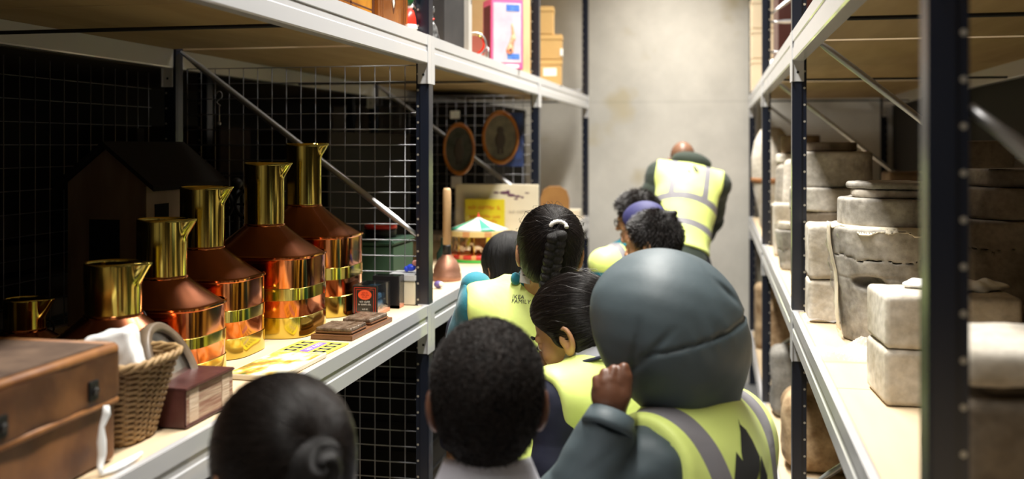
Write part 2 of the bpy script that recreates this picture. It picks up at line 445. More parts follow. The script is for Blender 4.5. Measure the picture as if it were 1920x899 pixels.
def marks_on(name, rows, size, org, right, up, m, parent, ex=.0003, seed=1):
    """rows of small unreadable print strokes; rows = list of row widths"""
    rr = random.Random(seed); mb = MB(); n = len(rows)
    for j, wd in enumerate(rows):
        x = -wd/2; y = ((n-1)/2-j)*size*1.25
        while x < wd/2:
            w_ = size*rr.uniform(.28, .5)
            if rr.random() > .14:
                t_ = size*.13; mb.box((x, y-size*.36, 0), (x+t_, y+size*.36*rr.choice((1, .5)), ex))
                for yy in rr.sample((-.36, -.02, .30), rr.choice((1, 2))): mb.box((x, y+yy*size, 0), (x+w_*.85, y+yy*size+t_*.8, ex))
            x += w_*1.15
    right = Vector(right).normalized(); up = Vector(up).normalized(); T = Matrix((right, up, right.cross(up))).transposed().to_4x4(); T.translation = Vector(org)
    return mb.build(name, m, parent, xf=T)

# ================================================================ goods on the left
M['copper'] = mat('polished_copper', (.62, .22, .075), .13, 1, col2=(.44, .13, .04), scale=7, bump=.07, bscale=9, dist=.006, rvar=.07)
M['copper_dull'] = mat('dull_copper', (.40, .14, .065), .20, 1, col2=(.30, .105, .055), scale=9, bump=.1, bscale=14, dist=.004, rvar=.05)
M['brass'] = mat('polished_brass', (.72, .55, .13), .13, 1, col2=(.55, .42, .09), scale=6, stretch=(1, 1, .25), bump=.06, bscale=7, dist=.004, bstretch=(1, 1, .15), rvar=.05)
M['black'] = mat('black_card', (.012, .012, .014), .3, coat=.3)
M['blackm'] = mat('black_matt', (.008, .008, .008), .85, spec=.12)
M['iron'] = mat('dark_iron', (.03, .028, .026), .5, .6, bump=.3, scale=20)
M['white'] = mat('white_paper', (.86, .86, .84), .7, bump=.2, scale=12)
M['whitegloss'] = mat('white_glaze', (.85, .85, .83), .2)
M['red'] = mat('red_gloss', (.75, .03, .015), .3)
M['orange'] = mat('orange_red_print', (.85, .10, .03), .4)
M['redline'] = mat('red_line', (.6, .04, .02), .4)
M['cream'] = mat('cream_card', (.75, .68, .52), .7, col2=(.64, .56, .42), scale=5)
M['leather'] = mat('worn_brown_leather', (.075, .026, .010), .5, col2=(.20, .080, .024), scale=9, bump=.45, bscale=45, dist=.002, lo=.40, hi=.66, rvar=.1)
M['leather_top'] = mat('scuffed_lid_leather', (.075, .045, .030), .6, col2=(.15, .095, .062), scale=14, bump=.4, bscale=50)
M['leather_edge'] = mat('rubbed_leather_edge', (.34, .14, .035), .55, col2=(.18, .065, .018), scale=20, bump=.4, bscale=50)
M['wicker'] = mat('wicker', (.22, .125, .05), .6, col2=(.34, .21, .09), scale=30, bump=.2)
M['maroon'] = mat('maroon_leather', (.050, .014, .013), .32, col2=(.095, .032, .028), scale=12, bump=.4, bscale=60, rvar=.1)
M['pages'] = mat('marbled_page_edges', (.28, .13, .08), .7, col2=(.50, .36, .24), scale=10, stretch=(1, 1, 24), bump=.6, bscale=24, bstretch=(1, 1, 16), lo=.38, hi=.62)
M['pages_light'] = mat('pale_page_edges', (.66, .52, .38), .7, col2=(.50, .34, .22), scale=10, stretch=(1, 1, 24), bump=.6, bscale=24, bstretch=(1, 1, 16))
M['wood'] = mat('brown_wood', (.20, .085, .032), .4, col2=(.11, .045, .02), scale=10, stretch=(1, .12, 1), bump=.2)
M['palewood'] = mat('pale_turned_wood', (.50, .30, .14), .5, col2=(.60, .40, .21), scale=14, stretch=(1, 1, .1))
M['housewall'] = mat('doll_house_wall', (.13, .085, .05), .8, col2=(.17, .12, .075), scale=30, bump=.3, stretch=(1, 1, .2))
M['houseroof'] = mat('doll_house_roof', (.012, .009, .007), .85, spec=.15, bump=.3, scale=40)
M['greenbox'] = mat('dark_green_plastic', (.02, .06, .035), .5)
M['label'] = mat('white_label', (.78, .78, .74), .6)
M['ink'] = mat('black_ink', (.03, .03, .03), .6)
def clear_mat():
    m, nt, b = nodes('clear_plastic'); b.inputs['Base Color'].default_value = (.95, .97, 1, 1); b.inputs['Roughness'].default_value = .06
    b.inputs['Transmission Weight'].default_value = 1; b.inputs['IOR'].default_value = 1.2; b.inputs['Alpha'].default_value = .32
    b.inputs['Coat Weight'].default_value = .6
    return m
M['clear'] = clear_mat()
M['glass'] = clear_mat(); M['glass'].name = 'old_glass'; M['glass'].node_tree.nodes['Principled BSDF'].inputs['Alpha'].default_value = .55
SH = 1.153   # top of the waist-high boards
TH = 1.988
BH = .373

def measure(X, Y, h, hx, hy, label='', rn=.051):
    t = thing('copper_measure', label, 'copper measure', (X, Y, SH), 0, 'harvest measures in a row on the left shelf')
    rim, nb = h*.455, h*.63; q = 3.6; asp = hy/hx
    hyp = [(hx*.99, .0), (hx*1.0, .004), (hx*1.0, rim-.004), (hx*1.005, rim)]
    MB().lathe(hyp, 96, sq=q, sy=asp).build('body', M['copper'], t, auto=50)
    # shoulder: from the squarish rim to the round neck
    mb = MB()
    def sh(u, v):
        a = 2*PI*u; ca, sa = math.cos(a), math.sin(a)
        k = v; s1 = (abs(ca)**q+abs(sa)**q)**(-1/q); sx = hx*(1-k)+rn*1.02*k; sy = hy*(1-k)+rn*1.02*k
        s = s1*(1-k)+k
        z = rim+(nb-rim)*(k**1.08)+.006*(1-k)*k*4*max(0, s1-1.02) ; z += .008*math.sin(min(1, k*6)*PI)*0
        return Vector((sx*s*ca, sy*s*sa, z))
    mb.grid(sh, 96, 14); bmesh.ops.remove_doubles(mb.bm, verts=mb.bm.verts, dist=1e-5); mb.build('shoulder', M['copper_dull'], t)
    for z0, z1, e in ((.0, h*.12, .0016), (h*.215, h*.285, .0016)):
        prof = [(hx+.0003, z0), (hx+e, z0+.001), (hx+e, z1-.001), (hx+.0003, z1)]
        MB().lathe(prof, 96, sq=q, sy=asp, caps=False).build('brass_band', M['brass'], t, auto=40)
    prof = [(hx*1.0, rim-.004), (hx+.0035, rim-.001), (hx+.0035, rim+.003), (hx*.985, rim+.006)]
    MB().lathe(prof, 96, sq=q, sy=asp, caps=False).build('rim_bead', M['copper'], t, auto=40)
    # neck: open brass tube with a folded spout lip on the aisle side
    mb = MB(); n = 48
    lip = .042
    def neck(u, v):
        a = 2*PI*u; z = nb-.004+(h-nb+.004)*v; dz = max(0, z-(h-lip))/lip
        da = math.atan2(math.sin(a-.16), math.cos(a-.16)); push = .025*dz*max(0, 1-abs(da)/.40)
        r = rn+push+.0004*math.cos(8*a)
        return Vector((r*math.cos(a), r*math.sin(a), z))
    mb.grid(neck, 72, 20); bmesh.ops.remove_doubles(mb.bm, verts=mb.bm.verts, dist=1e-5)
    nk = mb.build('neck', M['brass'], t); md = nk.modifiers.new('wall', 'SOLIDIFY'); md.thickness = .0016; md.offset = -1
    MB().lathe([(rn+.001, nb-.006), (rn+.0035, nb-.003), (rn+.0035, nb+.002), (rn+.0005, nb+.005)], 48, caps=False).build('collar', M['copper'], t)
    # wire carrying handles on the shoulder
    for s in (1,):
        zc = rim+(nb-rim)*.30
        pts = [Vector((.028*math.cos(a), s*hy*.74+.016*math.sin(a), zc+.026*math.sin(a)+.004)) for a in [PI*k/10 for k in range(11)]]
        MB().tube(pts, .0022, 8).build('wire_handle', M['iron'], t)
    return t
MS = [(-1.42, 1.84, .175, .085, .07, 'smallest brass-necked copper measure, half lost in shadow behind the trunk'),
      (-1.135, 1.72, .272, .108, .088, 'small copper measure behind the wicker basket, its body hidden'),
      (-1.172, 1.955, .338, .122, .100, 'copper measure right behind the round glass-faced frame'),
      (-1.215, 2.205, .397, .136, .106, 'middle-sized copper measure behind the yellow picture board'),
      (-1.188, 2.485, .450, .152, .118, 'tall copper measure behind the two dark printing blocks'),
      (-1.212, 2.80, .502, .165, .124, 'tallest copper measure, at the far end beside the toy boxes')]
for a in MS: measure(*a[:5], label=a[5], rn=.039 if a[2] < .2 else .051)

# ---- leather trunk
def trunk():
    x0, x1, y0, y1, h = -1.42, -.922, 1.072, 1.42, .182
    t = thing('leather_trunk', 'big worn brown leather trunk at the near end of the left shelf', 'trunk', ((x0+x1)/2, (y0+y1)/2, SH+.001))
    hx, hy = (x1-x0)/2, (y1-y0)/2
    def wb(p, s): return .0016*wob(p, 28, s)
    sdf_obj('body', lambda p: sd_box(p, (0, 0, .053), (hx-.006, hy-.006, .053), .008)+wb(p, 1), (-hx-.02, -hy-.02, -.02), (hx+.02, hy+.02, .13), .007, M['leather'], t)
    sdf_obj('lid', lambda p: sd_box(p, (0, 0, .137), (hx, hy, .044), .010)+wb(p, 2), (-hx-.02, -hy-.02, .08), (hx+.02, hy+.02, .2), .007, M['leather'], t)
    mb = MB().box((-hx+.018, -hy+.018, .1805), (hx-.018, hy-.018, .1835), .001); mb.build('lid_panel', M['leather_top'], t)
    for s in (-1, 1):
        MB().tube([(s*(hx-.007), -hy+.01, .176), (s*(hx-.007), hy-.01, .176)], .0085, 10).build('edge_binding', M['leather_edge'], t)
    MB().tube([(-hx+.01, hy-.007, .176), (hx-.01, hy-.007, .176)], .0085, 10).build('edge_binding', M['leather_edge'], t)
    MB().tube([(hx-.004, -hy+.01, .096), (hx-.004, hy-.01, .096)], .0055, 10).build('lid_seam', M['leather_edge'], t)
    for yy in (hy-.075, -hy+.075):
        mb = MB().box((hx-.003, yy-.014, .112), (hx+.003, yy+.014, .142), .001).lathe([(.007, 0), (.007, .004), (.004, .006)], 12, c=(0, 0, 0)) if False else MB().box((hx-.003, yy-.012, .110), (hx+.0035, yy+.012, .140), .0015)
        mb.tube([(hx+.003, yy, .125), (hx+.008, yy, .123)], .006, 12)
        mb.build('clasp', M['iron'], t)
trunk()
# white string tag hanging from the trunk
def strtag():
    o = P(188, 800, 1.50); 
    t = thing('string_tag', 'twisted white cloth tag hanging down the trunk onto the shelf', 'tag', (-.911, 1.345, SH))
    pts = [(.004, .012, .100), (.004, .012, .088), (.0, .006, .07), (.004, .0, .05), (.002, .004, .03), (.004, -.004, .012), (.010, -.010, .0045)]
    MB().tube(pts, .004, 8, rr=[.0045, .0062, .004, .0070, .0066, .0045, .004]).build('string', M['white'], t)
    pts = [(.010, -.012, .005), (.014, .01, .0055), (.016, .035, .006), (.014, .07, .005), (.008, .1, .004)]
    mb = MB().tube(pts, .005, 10, rr=[.003, .007, .0075, .006, .003]); mb.bm.transform(Matrix.Diagonal((1, 1, .75, 1))); mb.build('rolled_end', M['white'], t)
strtag()

# ---- wicker basket with white cloth
def basket():
    cx, cy = -1.03, 1.518; H = .135
    t = thing('wicker_basket', 'brown wicker basket with flared rim and a white cloth in it', 'basket', (cx, cy, SH))
    n, rows = 56, 26; hx0, hy0, hx1, hy1 = .085, .055, .115, .098
    def pt(k, z, off=0):
        a = 2*PI*k/n; ca, sa = math.cos(a), math.sin(a); q = (abs(ca)**4+abs(sa)**4)**-.25
        u = z/H; fx, fy = hx0+(hx1-hx0)*u**1.2, hy0+(hy1-hy0)*u**1.2
        return Vector(((fx+off)*q*ca, (fy+off)*q*sa, z))
    mb = MB()
    for r in range(rows):
        z = .006+(H-.012)*r/(rows-1)
        pts = [pt(k, z, .0026*(1 if (k//2+r) % 2 else -1)) for k in range(n+1)]
        mb.tube(pts, .0031, 6, caps=False)
    for k in range(0, n, 2): mb.tube([pt(k, .002), pt(k, H*.33), pt(k, H*.66), pt(k, H)], .0026, 6)
    mb.box((-.075, -.05, .001), (.075, .05, .006)); mb.build('woven_side', M['wicker'], t, fix=False)
    mb = MB()
    for j in range(3):
        pts = [pt(k, H+.002+.005*math.sin(k*1.2+j*2.1), .003*math.cos(k*1.2+j*2.1)+.002) for k in range(n*1+1)]
        mb.tube(pts, .0042, 7, caps=False)
    mb.build('rim', mat('pale_wicker', (.42, .27, .12), .6, col2=(.30, .18, .07), scale=30), t, fix=False)
    pts = [pt(0, H)+Vector((.0, -.02, 0)), pt(0, H+.006)+Vector((.022, .0, 0)), pt(0, H)+Vector((0, .03, 0))]
    c = thing('white_cloth', 'folded white cloth sticking up out of the wicker basket', 'cloth', (cx+.055, cy-.022, SH+.062))
    def f(p):
        q = p.copy(); d = sd_box(q, (0.0, -.01, .082), (.038, .026, .046), .010, rot3(.3, 0, -.25)); return d+.0045*wob(p, 60, 3)+.002*wob(p, 150, 1)
    sdf_obj('folds', f, (-.07, -.07, -.03), (.1, .07, .16), .0035, M['white'], c)
basket()

# ---- round glass-faced frame leaning
def roundframe():
    t = thing('glass_faced_roundel', 'round wooden frame with a cloudy glass face, leaning behind the basket', 'roundel', tuple(P(318, 700, 1.83)[:2])+(SH+.003,))
    rr = .085
    Rm = Matrix.Rotation(R(9), 3, 'Z') @ Matrix.Rotation(R(62), 3, 'Y') @ Matrix.Rotation(0, 3, 'X')
    T = Matrix.Translation((0, 0, rr*1.02)) @ Rm.to_4x4()
    prof = [(rr-.014, -.014), (rr, -.013), (rr+.002, 0), (rr-.001, .012), (rr-.006, .015), (rr-.010, .011), (rr-.014, .013), (rr-.018, .006)]
    MB().lathe(prof, 64, caps=False).build('rim', mat('grey_brown_wood', (.11, .075, .045), .45, col2=(.18, .13, .085), scale=20), t, xf=T)
    MB().lathe([(rr-.015, -.012), (rr-.015, -.010)], 64).build('backing', mat('cloudy_face', (.36, .33, .27), .5, col2=(.10, .085, .065), scale=16), t, xf=T)
    MB().lathe([(rr-.016, .003), (rr-.016, .0045)], 64).build('glass_face', M['glass'], t, xf=T)
roundframe()
# ---- thick old ledger
def ledger():
    x0, x1, y0, y1, h = -1.0, -.904, 1.585, 1.765, .070
    t = thing('old_ledger', 'thick maroon leather book lying flat with marbled page edges', 'book', ((x0+x1)/2, (y0+y1)/2, SH+.001))
    hx, hy = (x1-x0)/2, (y1-y0)/2
    MB().box((-hx, -hy, 0), (hx, hy, .005), .002).build('cover', M['maroon'], t, auto=30)
    MB().box((-hx, -hy, h-.006), (hx, hy, h), .002).build('cover', M['maroon'], t, auto=30)
    MB().box((-hx, -hy, .001), (hx-.002, -hy+.006, h-.001), .002).build('spine', M['maroon'], t, auto=30)
    MB().box((-hx+.002, -hy+.004, .005), (hx-.004, hy-.003, h-.006)).build('pages', M['pages'], t)
    for a, b in ((-hy+.016, -hy+.048), (hy-.046, hy-.018)):
        MB().box((hx-.0045, a, .006), (hx-.0032, b, h-.007)).build('pale_strip', M['pages_light'], t)
ledger()
# ---- picture board and yellow comic
def art_mat():
    m, nt, b = nodes('yellow_landscape_print'); tc = N(nt, 'ShaderNodeTexCoord'); mp = N(nt, 'ShaderNodeMapping'); mp.inputs['Scale'].default_value = (1, .6, 1)
    nt.links.new(tc.outputs['Object'], mp.inputs[0]); nz = N(nt, 'ShaderNodeTexNoise', i_Scale=26, i_Detail=4); nt.links.new(mp.outputs[0], nz.inputs['Vector'])
    r = ramp(nt, nz.outputs['Fac'], [(.30, (.10, .16, .03)), (.38, (.45, .22, .04)), (.46, (.80, .52, .10)), (.54, (.86, .78, .42)), (.62, (.9, .88, .72))])
    nt.links.new(r.outputs[0], b.inputs['Base Color']); b.inputs['Roughness'].default_value = .35; return m
def board_pic():
    t = thing('picture_board', 'pale board with a yellow and white landscape picture lying at the shelf edge', 'picture board', (-.957, 2.07, SH), R(-1))
    MB().box((-.063, -.125, .0), (.063, .125, .011), .0015).build('board', M['cream'], t, auto=30)
    MB().box((-.059, -.121, .0112), (.059, .121, .0116)).build('picture', art_mat(), t)
    t = thing('comic_paper', 'thin yellow comic with grey lettering and a purple title box', 'comic', (-.963, 2.29, SH), R(-3))
    MB().box((-.068, -.083, .0), (.062, .066, .003), .0008).build('sheets', mat('yellow_print', (.85, .74, .08), .4), t)
    G = mat('grey_print', (.10, .10, .10), .5); Pp = mat('purple_print', (.22, .12, .50), .5)
    MB().box((-.012, -.06, .0031), (.012, .050, .0034)).build('title_box', Pp, t)
    marks_on('title_letters', [.08], .016, (0.0005, -.004, .0036), (0, 1, 0), (-1, 0, 0), M['white'], t)
    for s in (-1, 1):
        for k in range(4):
            x = s*.038; y = -.05+k*.030
            mb = MB().box((x-.017, y-.006, .0031), (x+.015, y+.006, .0034)).box((x-.017, y-.010, .0031), (x-.010, y+.010, .0034)).box((x+.006, y-.010, .0031), (x+.013, y+.010, .0034))
            mb.build('letter_block', G, t)
board_pic()
# ---- printing blocks on a wooden tray
def blocks():
    t = thing('wooden_tray', 'flat brown wooden board under the two carved printing blocks', 'tray', (-.955, 2.535, SH), R(-2))
    MB().box((-.057, -.145, 0), (.057, .145, .012), .001).box((-.055, -.146, .002), (.055, -.143, .009)).build('board', M['wood'], t, auto=30)
    car = mat('carved_block', (.055, .030, .016), .35, col2=(.17, .12, .08), scale=60, bump=1, bscale=70, dist=.004)
    for (x, y, w, l, hz, lb) in ((-.958, 2.455, .052, .055, .0105, 'dark carved printing block, the nearer of two on the wooden board'), (-.945, 2.60, .044, .062, .012, 'dark carved printing block with rounded corners, farther on the board')):
        u = thing('printing_block', lb, 'printing block', (x, y, SH+.0125), R(rnd.uniform(-6, 6)))
        MB().box((-w, -l, 0), (w, l, .010), .004).build('base', M['wood'], u, auto=30)
        sdf_obj('relief', lambda p: sd_box(p, (0, 0, .011), (w-.003, l-.003, .005), .004)+.0014*wob(p, 320, 2, 8), (-.07, -.08, 0), (.07, .08, .022), .0025, car, u)
blocks()
# ---- toy boxes with clear tops
def toybox(x, y, w, l, h, label, front=True, rz=0):
    t = thing('toy_box', label, 'toy box', (x, y, SH), rz)
    MB().box((-w/2, -l/2, 0), (w/2, l/2, .010), .001).build('tray', mat('salmon_card', (.62, .26, .15), .5), t)
    MB().box((-w/2, -l/2, .0), (w/2, -l/2+.006, h), .001).build('front_card', M['black'], t)
    MB().box((-w/2, l/2-.003, .0), (w/2, l/2, h), .001).build('back_card', M['black'], t)
    MB().box((-w/2, -l/2+.006, .01), (-w/2+.003, l/2-.003, h)).build('inner_card', M['black'], t)
    mb = MB().box((w/2-.0012, -l/2+.006, .01), (w/2, l/2-.003, h)).box((-w/2+.002, -l/2+.006, h-.001), (w/2, l/2-.003, h+.0002))
    mb.build('clear_window', M['clear'], t)
    yy = -l/2-.0004
    if front:
        b = MB()
        for i in (.005, .011):
            for (a0, a1, c0, c1) in ((-w/2+i, w/2-i, i, i+.0012), (-w/2+i, w/2-i, h-i-.0012, h-i), (-w/2+i, -w/2+i+.0012, i, h-i), (w/2-i-.0012, w/2-i, i, h-i)): b.box((a0, yy, c0), (a1, yy+.0006, c1))
        b.build('red_border', M['redline'], t)
        MB().lathe([(1, -.0003), (1, .0003)], 32, sx=w*.27, sy=h*.16).build('oval_badge', M['orange'], t, xf=Matrix.Translation((0, yy-.0004, h*.70)) @ Matrix.Rotation(PI/2, 4, 'X'))
        marks_on('badge_letters', [w*.22, w*.3, w*.22], h*.06, (0, yy-.0009, h*.70), (1, 0, 0), (0, 0, 1), mat('dark_red_print', (.35, .02, .01), .5), t)
        marks_on('lettering', [w*.40, w*.52], h*.07, (0, yy-.0004, h*.43), (1, 0, 0), (0, 0, 1), M['white'], t)
        marks_on('lettering', [w*.2], h*.06, (0, yy-.0004, h*.23), (1, 0, 0), (0, 0, 1), M['white'], t)
    return t
toybox(-.998, 2.80, .076, .115, .088, 'black and red toy box with orange oval badge and clear side')
toybox(-.985, 2.915, .085, .05, .098, 'second clear-sided toy box right behind the orange-badged one', front=False)
def toycar():
    t = thing('toy_van', 'small model van inside the clear toy box', 'toy van', (-.995, 2.80, SH+.011), 0)
    MB().box((-.02, -.035, .006), (.02, .035, .028), .004).box((-.018, -.01, .028), (.018, .033, .046), .004).build('body', mat('blue_toy_paint', (.05, .12, .2), .3), t)
    for sx in (-1, 1):
        for y in (-.022, .022): MB().tube([(sx*.018, y, .008), (sx*.023, y, .008)], .008, 14).build('wheel', M['iron'], t)
toycar()
t = thing('blue_toy', 'small blue plastic toy with a pink head behind the mesh, near the post', 'toy', tuple(P(771, 534, 3.12)[:2])+(SH+.098,))
MB().ball((0, 0, .014), .014, (1.1, .8, .8)).ball((-.014, 0, .01), .009).build('body', mat('blue_toy', (.02, .06, .6), .4), t)
MB().ball((.012, 0, .029), .009).build('head', mat('pink_toy', (.7, .3, .25), .5), t)
t = thing('white_carton', 'small pale lidded carton under the blue toy, next to the post', 'carton', tuple(P(765, 560, 3.13)[:2])+(SH,), 0)
MB().box((-.05, -.04, 0), (.035, .05, .072), .002).build('box', M['cream'], t, auto=30)
MB().box((-.053, -.043, .072), (.038, .053, .096), .004).build('lid', M['galv'], t, auto=30)
t = thing('green_crate', 'dark green plastic crate behind the wire mesh', 'crate', (-1.19, 3.33, SH), 0)
MB().box((-.15, -.12, 0), (.12, .12, .16), .01).build('tub', M['greenbox'], t, auto=30)
MB().box((-.155, -.125, .155), (.125, .125, .172), .006).build('rim', M['greenbox'], t, auto=30)
t = thing('red_lid_tin', 'small tin with a red lid standing on the green crate', 'tin', (-1.16, 3.35, SH+.1722), 0)
MB().lathe([(.055, 0), (.055, .03)], 28).build('tin', M['iron'], t); MB().lathe([(.057, .03), (.057, .042), (.05, .045)], 28).build('lid', M['red'], t)

# ---- dolls' house
def house():
    x0, x1, y0, y1 = -1.735, -1.50, 2.42, 2.80; ev, ap = .395, .487
    t = thing('toy_house', 'dim wooden toy house with pitched dark roof and square windows', 'toy house', ((x0+x1)/2, (y0+y1)/2, SH), 0)
    hx, hy = (x1-x0)/2, (y1-y0)/2
    prof = [(-hx, 0), (hx, 0), (hx, ev), (0, ap), (-hx, ev)]
    MB().prism(prof, -hy, hy).build('walls', M['housewall'], t)
    MB().box((hx-.0005, -hy+.001, 0), (hx+.0018, hy-.001, ev-.01)).build('side_wall', mat('lit_side_board', (.36, .27, .18), .8, col2=(.28, .20, .13), scale=12, stretch=(1, 1, .2)), t)  # side panel coloured lighter to paint the light from the aisle
    rp = [(-hx-.035, ev-.022), (-hx-.035, ev-.008), (0, ap+.02), (hx+.035, ev-.008), (hx+.035, ev-.022), (0, ap+.006)]
    MB().prism(rp, -hy-.02, hy+.02).build('roof', M['houseroof'], t)
    for (a, b, z0, z1) in ((-.05, .04, .17, .295),):
        MB().box((a, -hy-.003, z0), (b, -hy+.001, z1)).build('window', M['blackm'], t)
        MB().box((a-.004, -hy-.005, z0-.006), (b+.004, -hy-.003, z0)).box((a-.004, -hy-.005, z1), (b+.004, -hy-.003, z1+.006)).build('window_frame', M['housewall'], t)
    MB().box((hx-.001, -hy+.04, .20), (hx+.0035, -hy+.11, .335)).build('window', M['blackm'], t)
    MB().box((-.09, .05, ap-.03), (-.06, .09, ap+.06), .002).build('chimney', M['houseroof'], t)
house()
# dark things at the back of the left shelf
t = thing('iron_kettle', 'black iron kettle shape in the dark behind the smallest measure', 'kettle', (-1.56, 1.62, SH))
MB().lathe([(.07, 0), (.10, .03), (.105, .08), (.07, .13), (.03, .145), (.012, .15), (.012, .165)], 32).build('body', M['iron'], t)
MB().tube([(-.08, 0, .1), (-.07, 0, .19), (0, 0, .23), (.07, 0, .19), (.08, 0, .1)], .006, 8).build('handle', M['iron'], t)
t = thing('paper_tag', 'white paper tag on a wire, hanging in the dark above the smallest measure', 'tag', (-1.56, 1.50, SH+.165))
MB().box((-.022, 0, 0), (.022, .001, .045)).build('card', M['label'], t); MB().tube([(0, .0005, .044), (-.012, 0, .075), (.014, 0, .09)], .0012, 6).build('wire', M['label'], t)
t = thing('iron_mangle', 'black cast iron machine with small wheels behind the tall measures', 'machine', (-1.52, 2.92, SH))
mb = MB().box((-.10, -.05, 0), (.14, .04, .05), .01)
for dx in (-.07, .03, .11): mb.tube([(dx, 0, .04), (dx, 0, .36)], .009, 8); mb.ball((dx, 0, .375), .018)
mb.build('frame', M['iron'], t)
for dx in (-.02, .08):
    pts = [Vector((dx+.045*math.cos(a), -.02, .31+.045*math.sin(a))) for a in [2*PI*k/20 for k in range(21)]]
    MB().tube(pts, .006, 6, caps=False).tube([(dx-.045, -.02, .31), (dx+.045, -.02, .31)], .004, 6).tube([(dx, -.02, .265), (dx, -.02, .355)], .004, 6).build('wheel', M['iron'], t)
t = thing('wire_hook', 'small S shaped wire hook with a drop, hanging on the mesh', 'hook', (P(371, 200, 3.12).x, 3.0, P(371, 200, 3.12).z))
pts = [Vector((.010*math.cos(a), -.004, .043+.012*math.sin(a))) for a in [PI*.9-PI*1.3*k/8 for k in range(9)]]+[Vector((-.008*math.sin(PI*k/8*1.2), -.004, .028-.02*k/8)) for k in range(9)]
MB().tube(pts, .0018, 6).build('hook', M['steel'], t)
MB().tube([(0, -.004, .008), (0, -.004, -.045)], .0015, 6).ball((0, -.004, -.05), .006).build('drop', M['steel'], t)
# shapes on the rack behind
t = thing('arched_headboard', 'black arch-topped panel on the rack behind, beyond the mesh', 'panel', (-2.35, 3.78, SH))
pr = [(-.13, 0), (.13, 0)]+[(.13*math.cos(a), .34+.16*math.sin(a)) for a in [PI*k/16 for k in range(17)]]
MB().prism(pr, 0, .03).build('board', M['blackm'], t)
t = thing('brick_paper_box', 'dim box covered in brick patterned paper behind the arch', 'box', (-2.45, 4.05, SH))
MB().box((-.34, 0, 0), (.3, .3, .58), .004).build('box', mat('brick_paper', (.05, .03, .018), .8, col2=(.03, .018, .01), scale=20), t)
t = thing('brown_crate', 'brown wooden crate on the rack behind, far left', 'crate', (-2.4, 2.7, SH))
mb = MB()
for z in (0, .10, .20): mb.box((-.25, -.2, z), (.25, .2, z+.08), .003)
mb.build('crate', M['houseroof'], t)  # brown crate coloured near black to paint the dark interior
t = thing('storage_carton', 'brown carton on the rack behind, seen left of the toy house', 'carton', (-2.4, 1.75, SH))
MB().box((-.2, -.2, 0), (.2, .2, .3), .003).build('box', M['blackm'], t); MB().box((-.205, -.205, .27), (.205, .205, .31), .003).build('lid', M['blackm'], t)  # brown carton, its near-black colour in place of shade

# ---- middle bay: posser, carousel, board, oval pictures
t = thing('copper_posser', 'copper laundry dolly with a long pale wooden handle', 'laundry dolly', tuple(P(838, 525, 3.66)[:2])+(SH,))
MB().lathe([(.052, 0), (.054, .006), (.053, .022), (.050, .028), (.050, .038), (.046, .052), (.034, .074), (.020, .088), (.017, .094)], 40).build('bell', mat('old_copper', (.30, .13, .08), .5, .7, col2=(.42, .22, .15), scale=18), t, auto=40)
MB().lathe([(.016, .09), (.016, .125), (.015, .13)], 24).build('socket', M['iron'], t)
MB().lathe([(.0145, .12), (.0155, .30), (.0145, .33), (.011, .338)], 24).build('handle', M['palewood'], t)
t = thing('glass_bottle', 'dark green glass bottle half hidden behind the blue post', 'bottle', tuple(P(816, 535, 3.66)[:2])+(SH,))
t.location.y += .12
MB().lathe([(.026, 0), (.028, .01), (.028, .085), (.012, .115), (.011, .14), (.013, .143)], 24).build('bottle', mat('bottle_glass', (.03, .06, .045), .15), t)
t = thing('purple_pebble_toy', 'small purple and white toy on the shelf edge right of the post', 'toy', tuple(P(822, 541, 3.45)[:2])+(SH,))
MB().ball((0, 0, .013), .014, (1.2, 1, .9)).build('body', mat('purple_toy', (.12, .08, .25), .5), t); MB().ball((.013, -.01, .016), .008).build('head', M['whitegloss'], t)
def stripes_mat(name, c1, c2, n, attr='Object'):
    m, nt, b = nodes(name); tc = N(nt, 'ShaderNodeTexCoord'); sp = N(nt, 'ShaderNodeSeparateXYZ'); nt.links.new(tc.outputs['Object'], sp.inputs[0])
    at = N(nt, 'ShaderNodeMath', operation='ARCTAN2'); nt.links.new(sp.outputs[1], at.inputs[0]); nt.links.new(sp.outputs[0], at.inputs[1])
    mu = N(nt, 'ShaderNodeMath', operation='MULTIPLY'); mu.inputs[1].default_value = n; nt.links.new(at.outputs[0], mu.inputs[0])
    si = N(nt, 'ShaderNodeMath', operation='SINE'); nt.links.new(mu.outputs[0], si.inputs[0])
    r = ramp(nt, si.outputs[0], [(.49, c1), (.51, c2)]); r.color_ramp.interpolation = 'LINEAR'
    nt.links.new(r.outputs[0], b.inputs['Base Color']); b.inputs['Roughness'].default_value = .35; return m
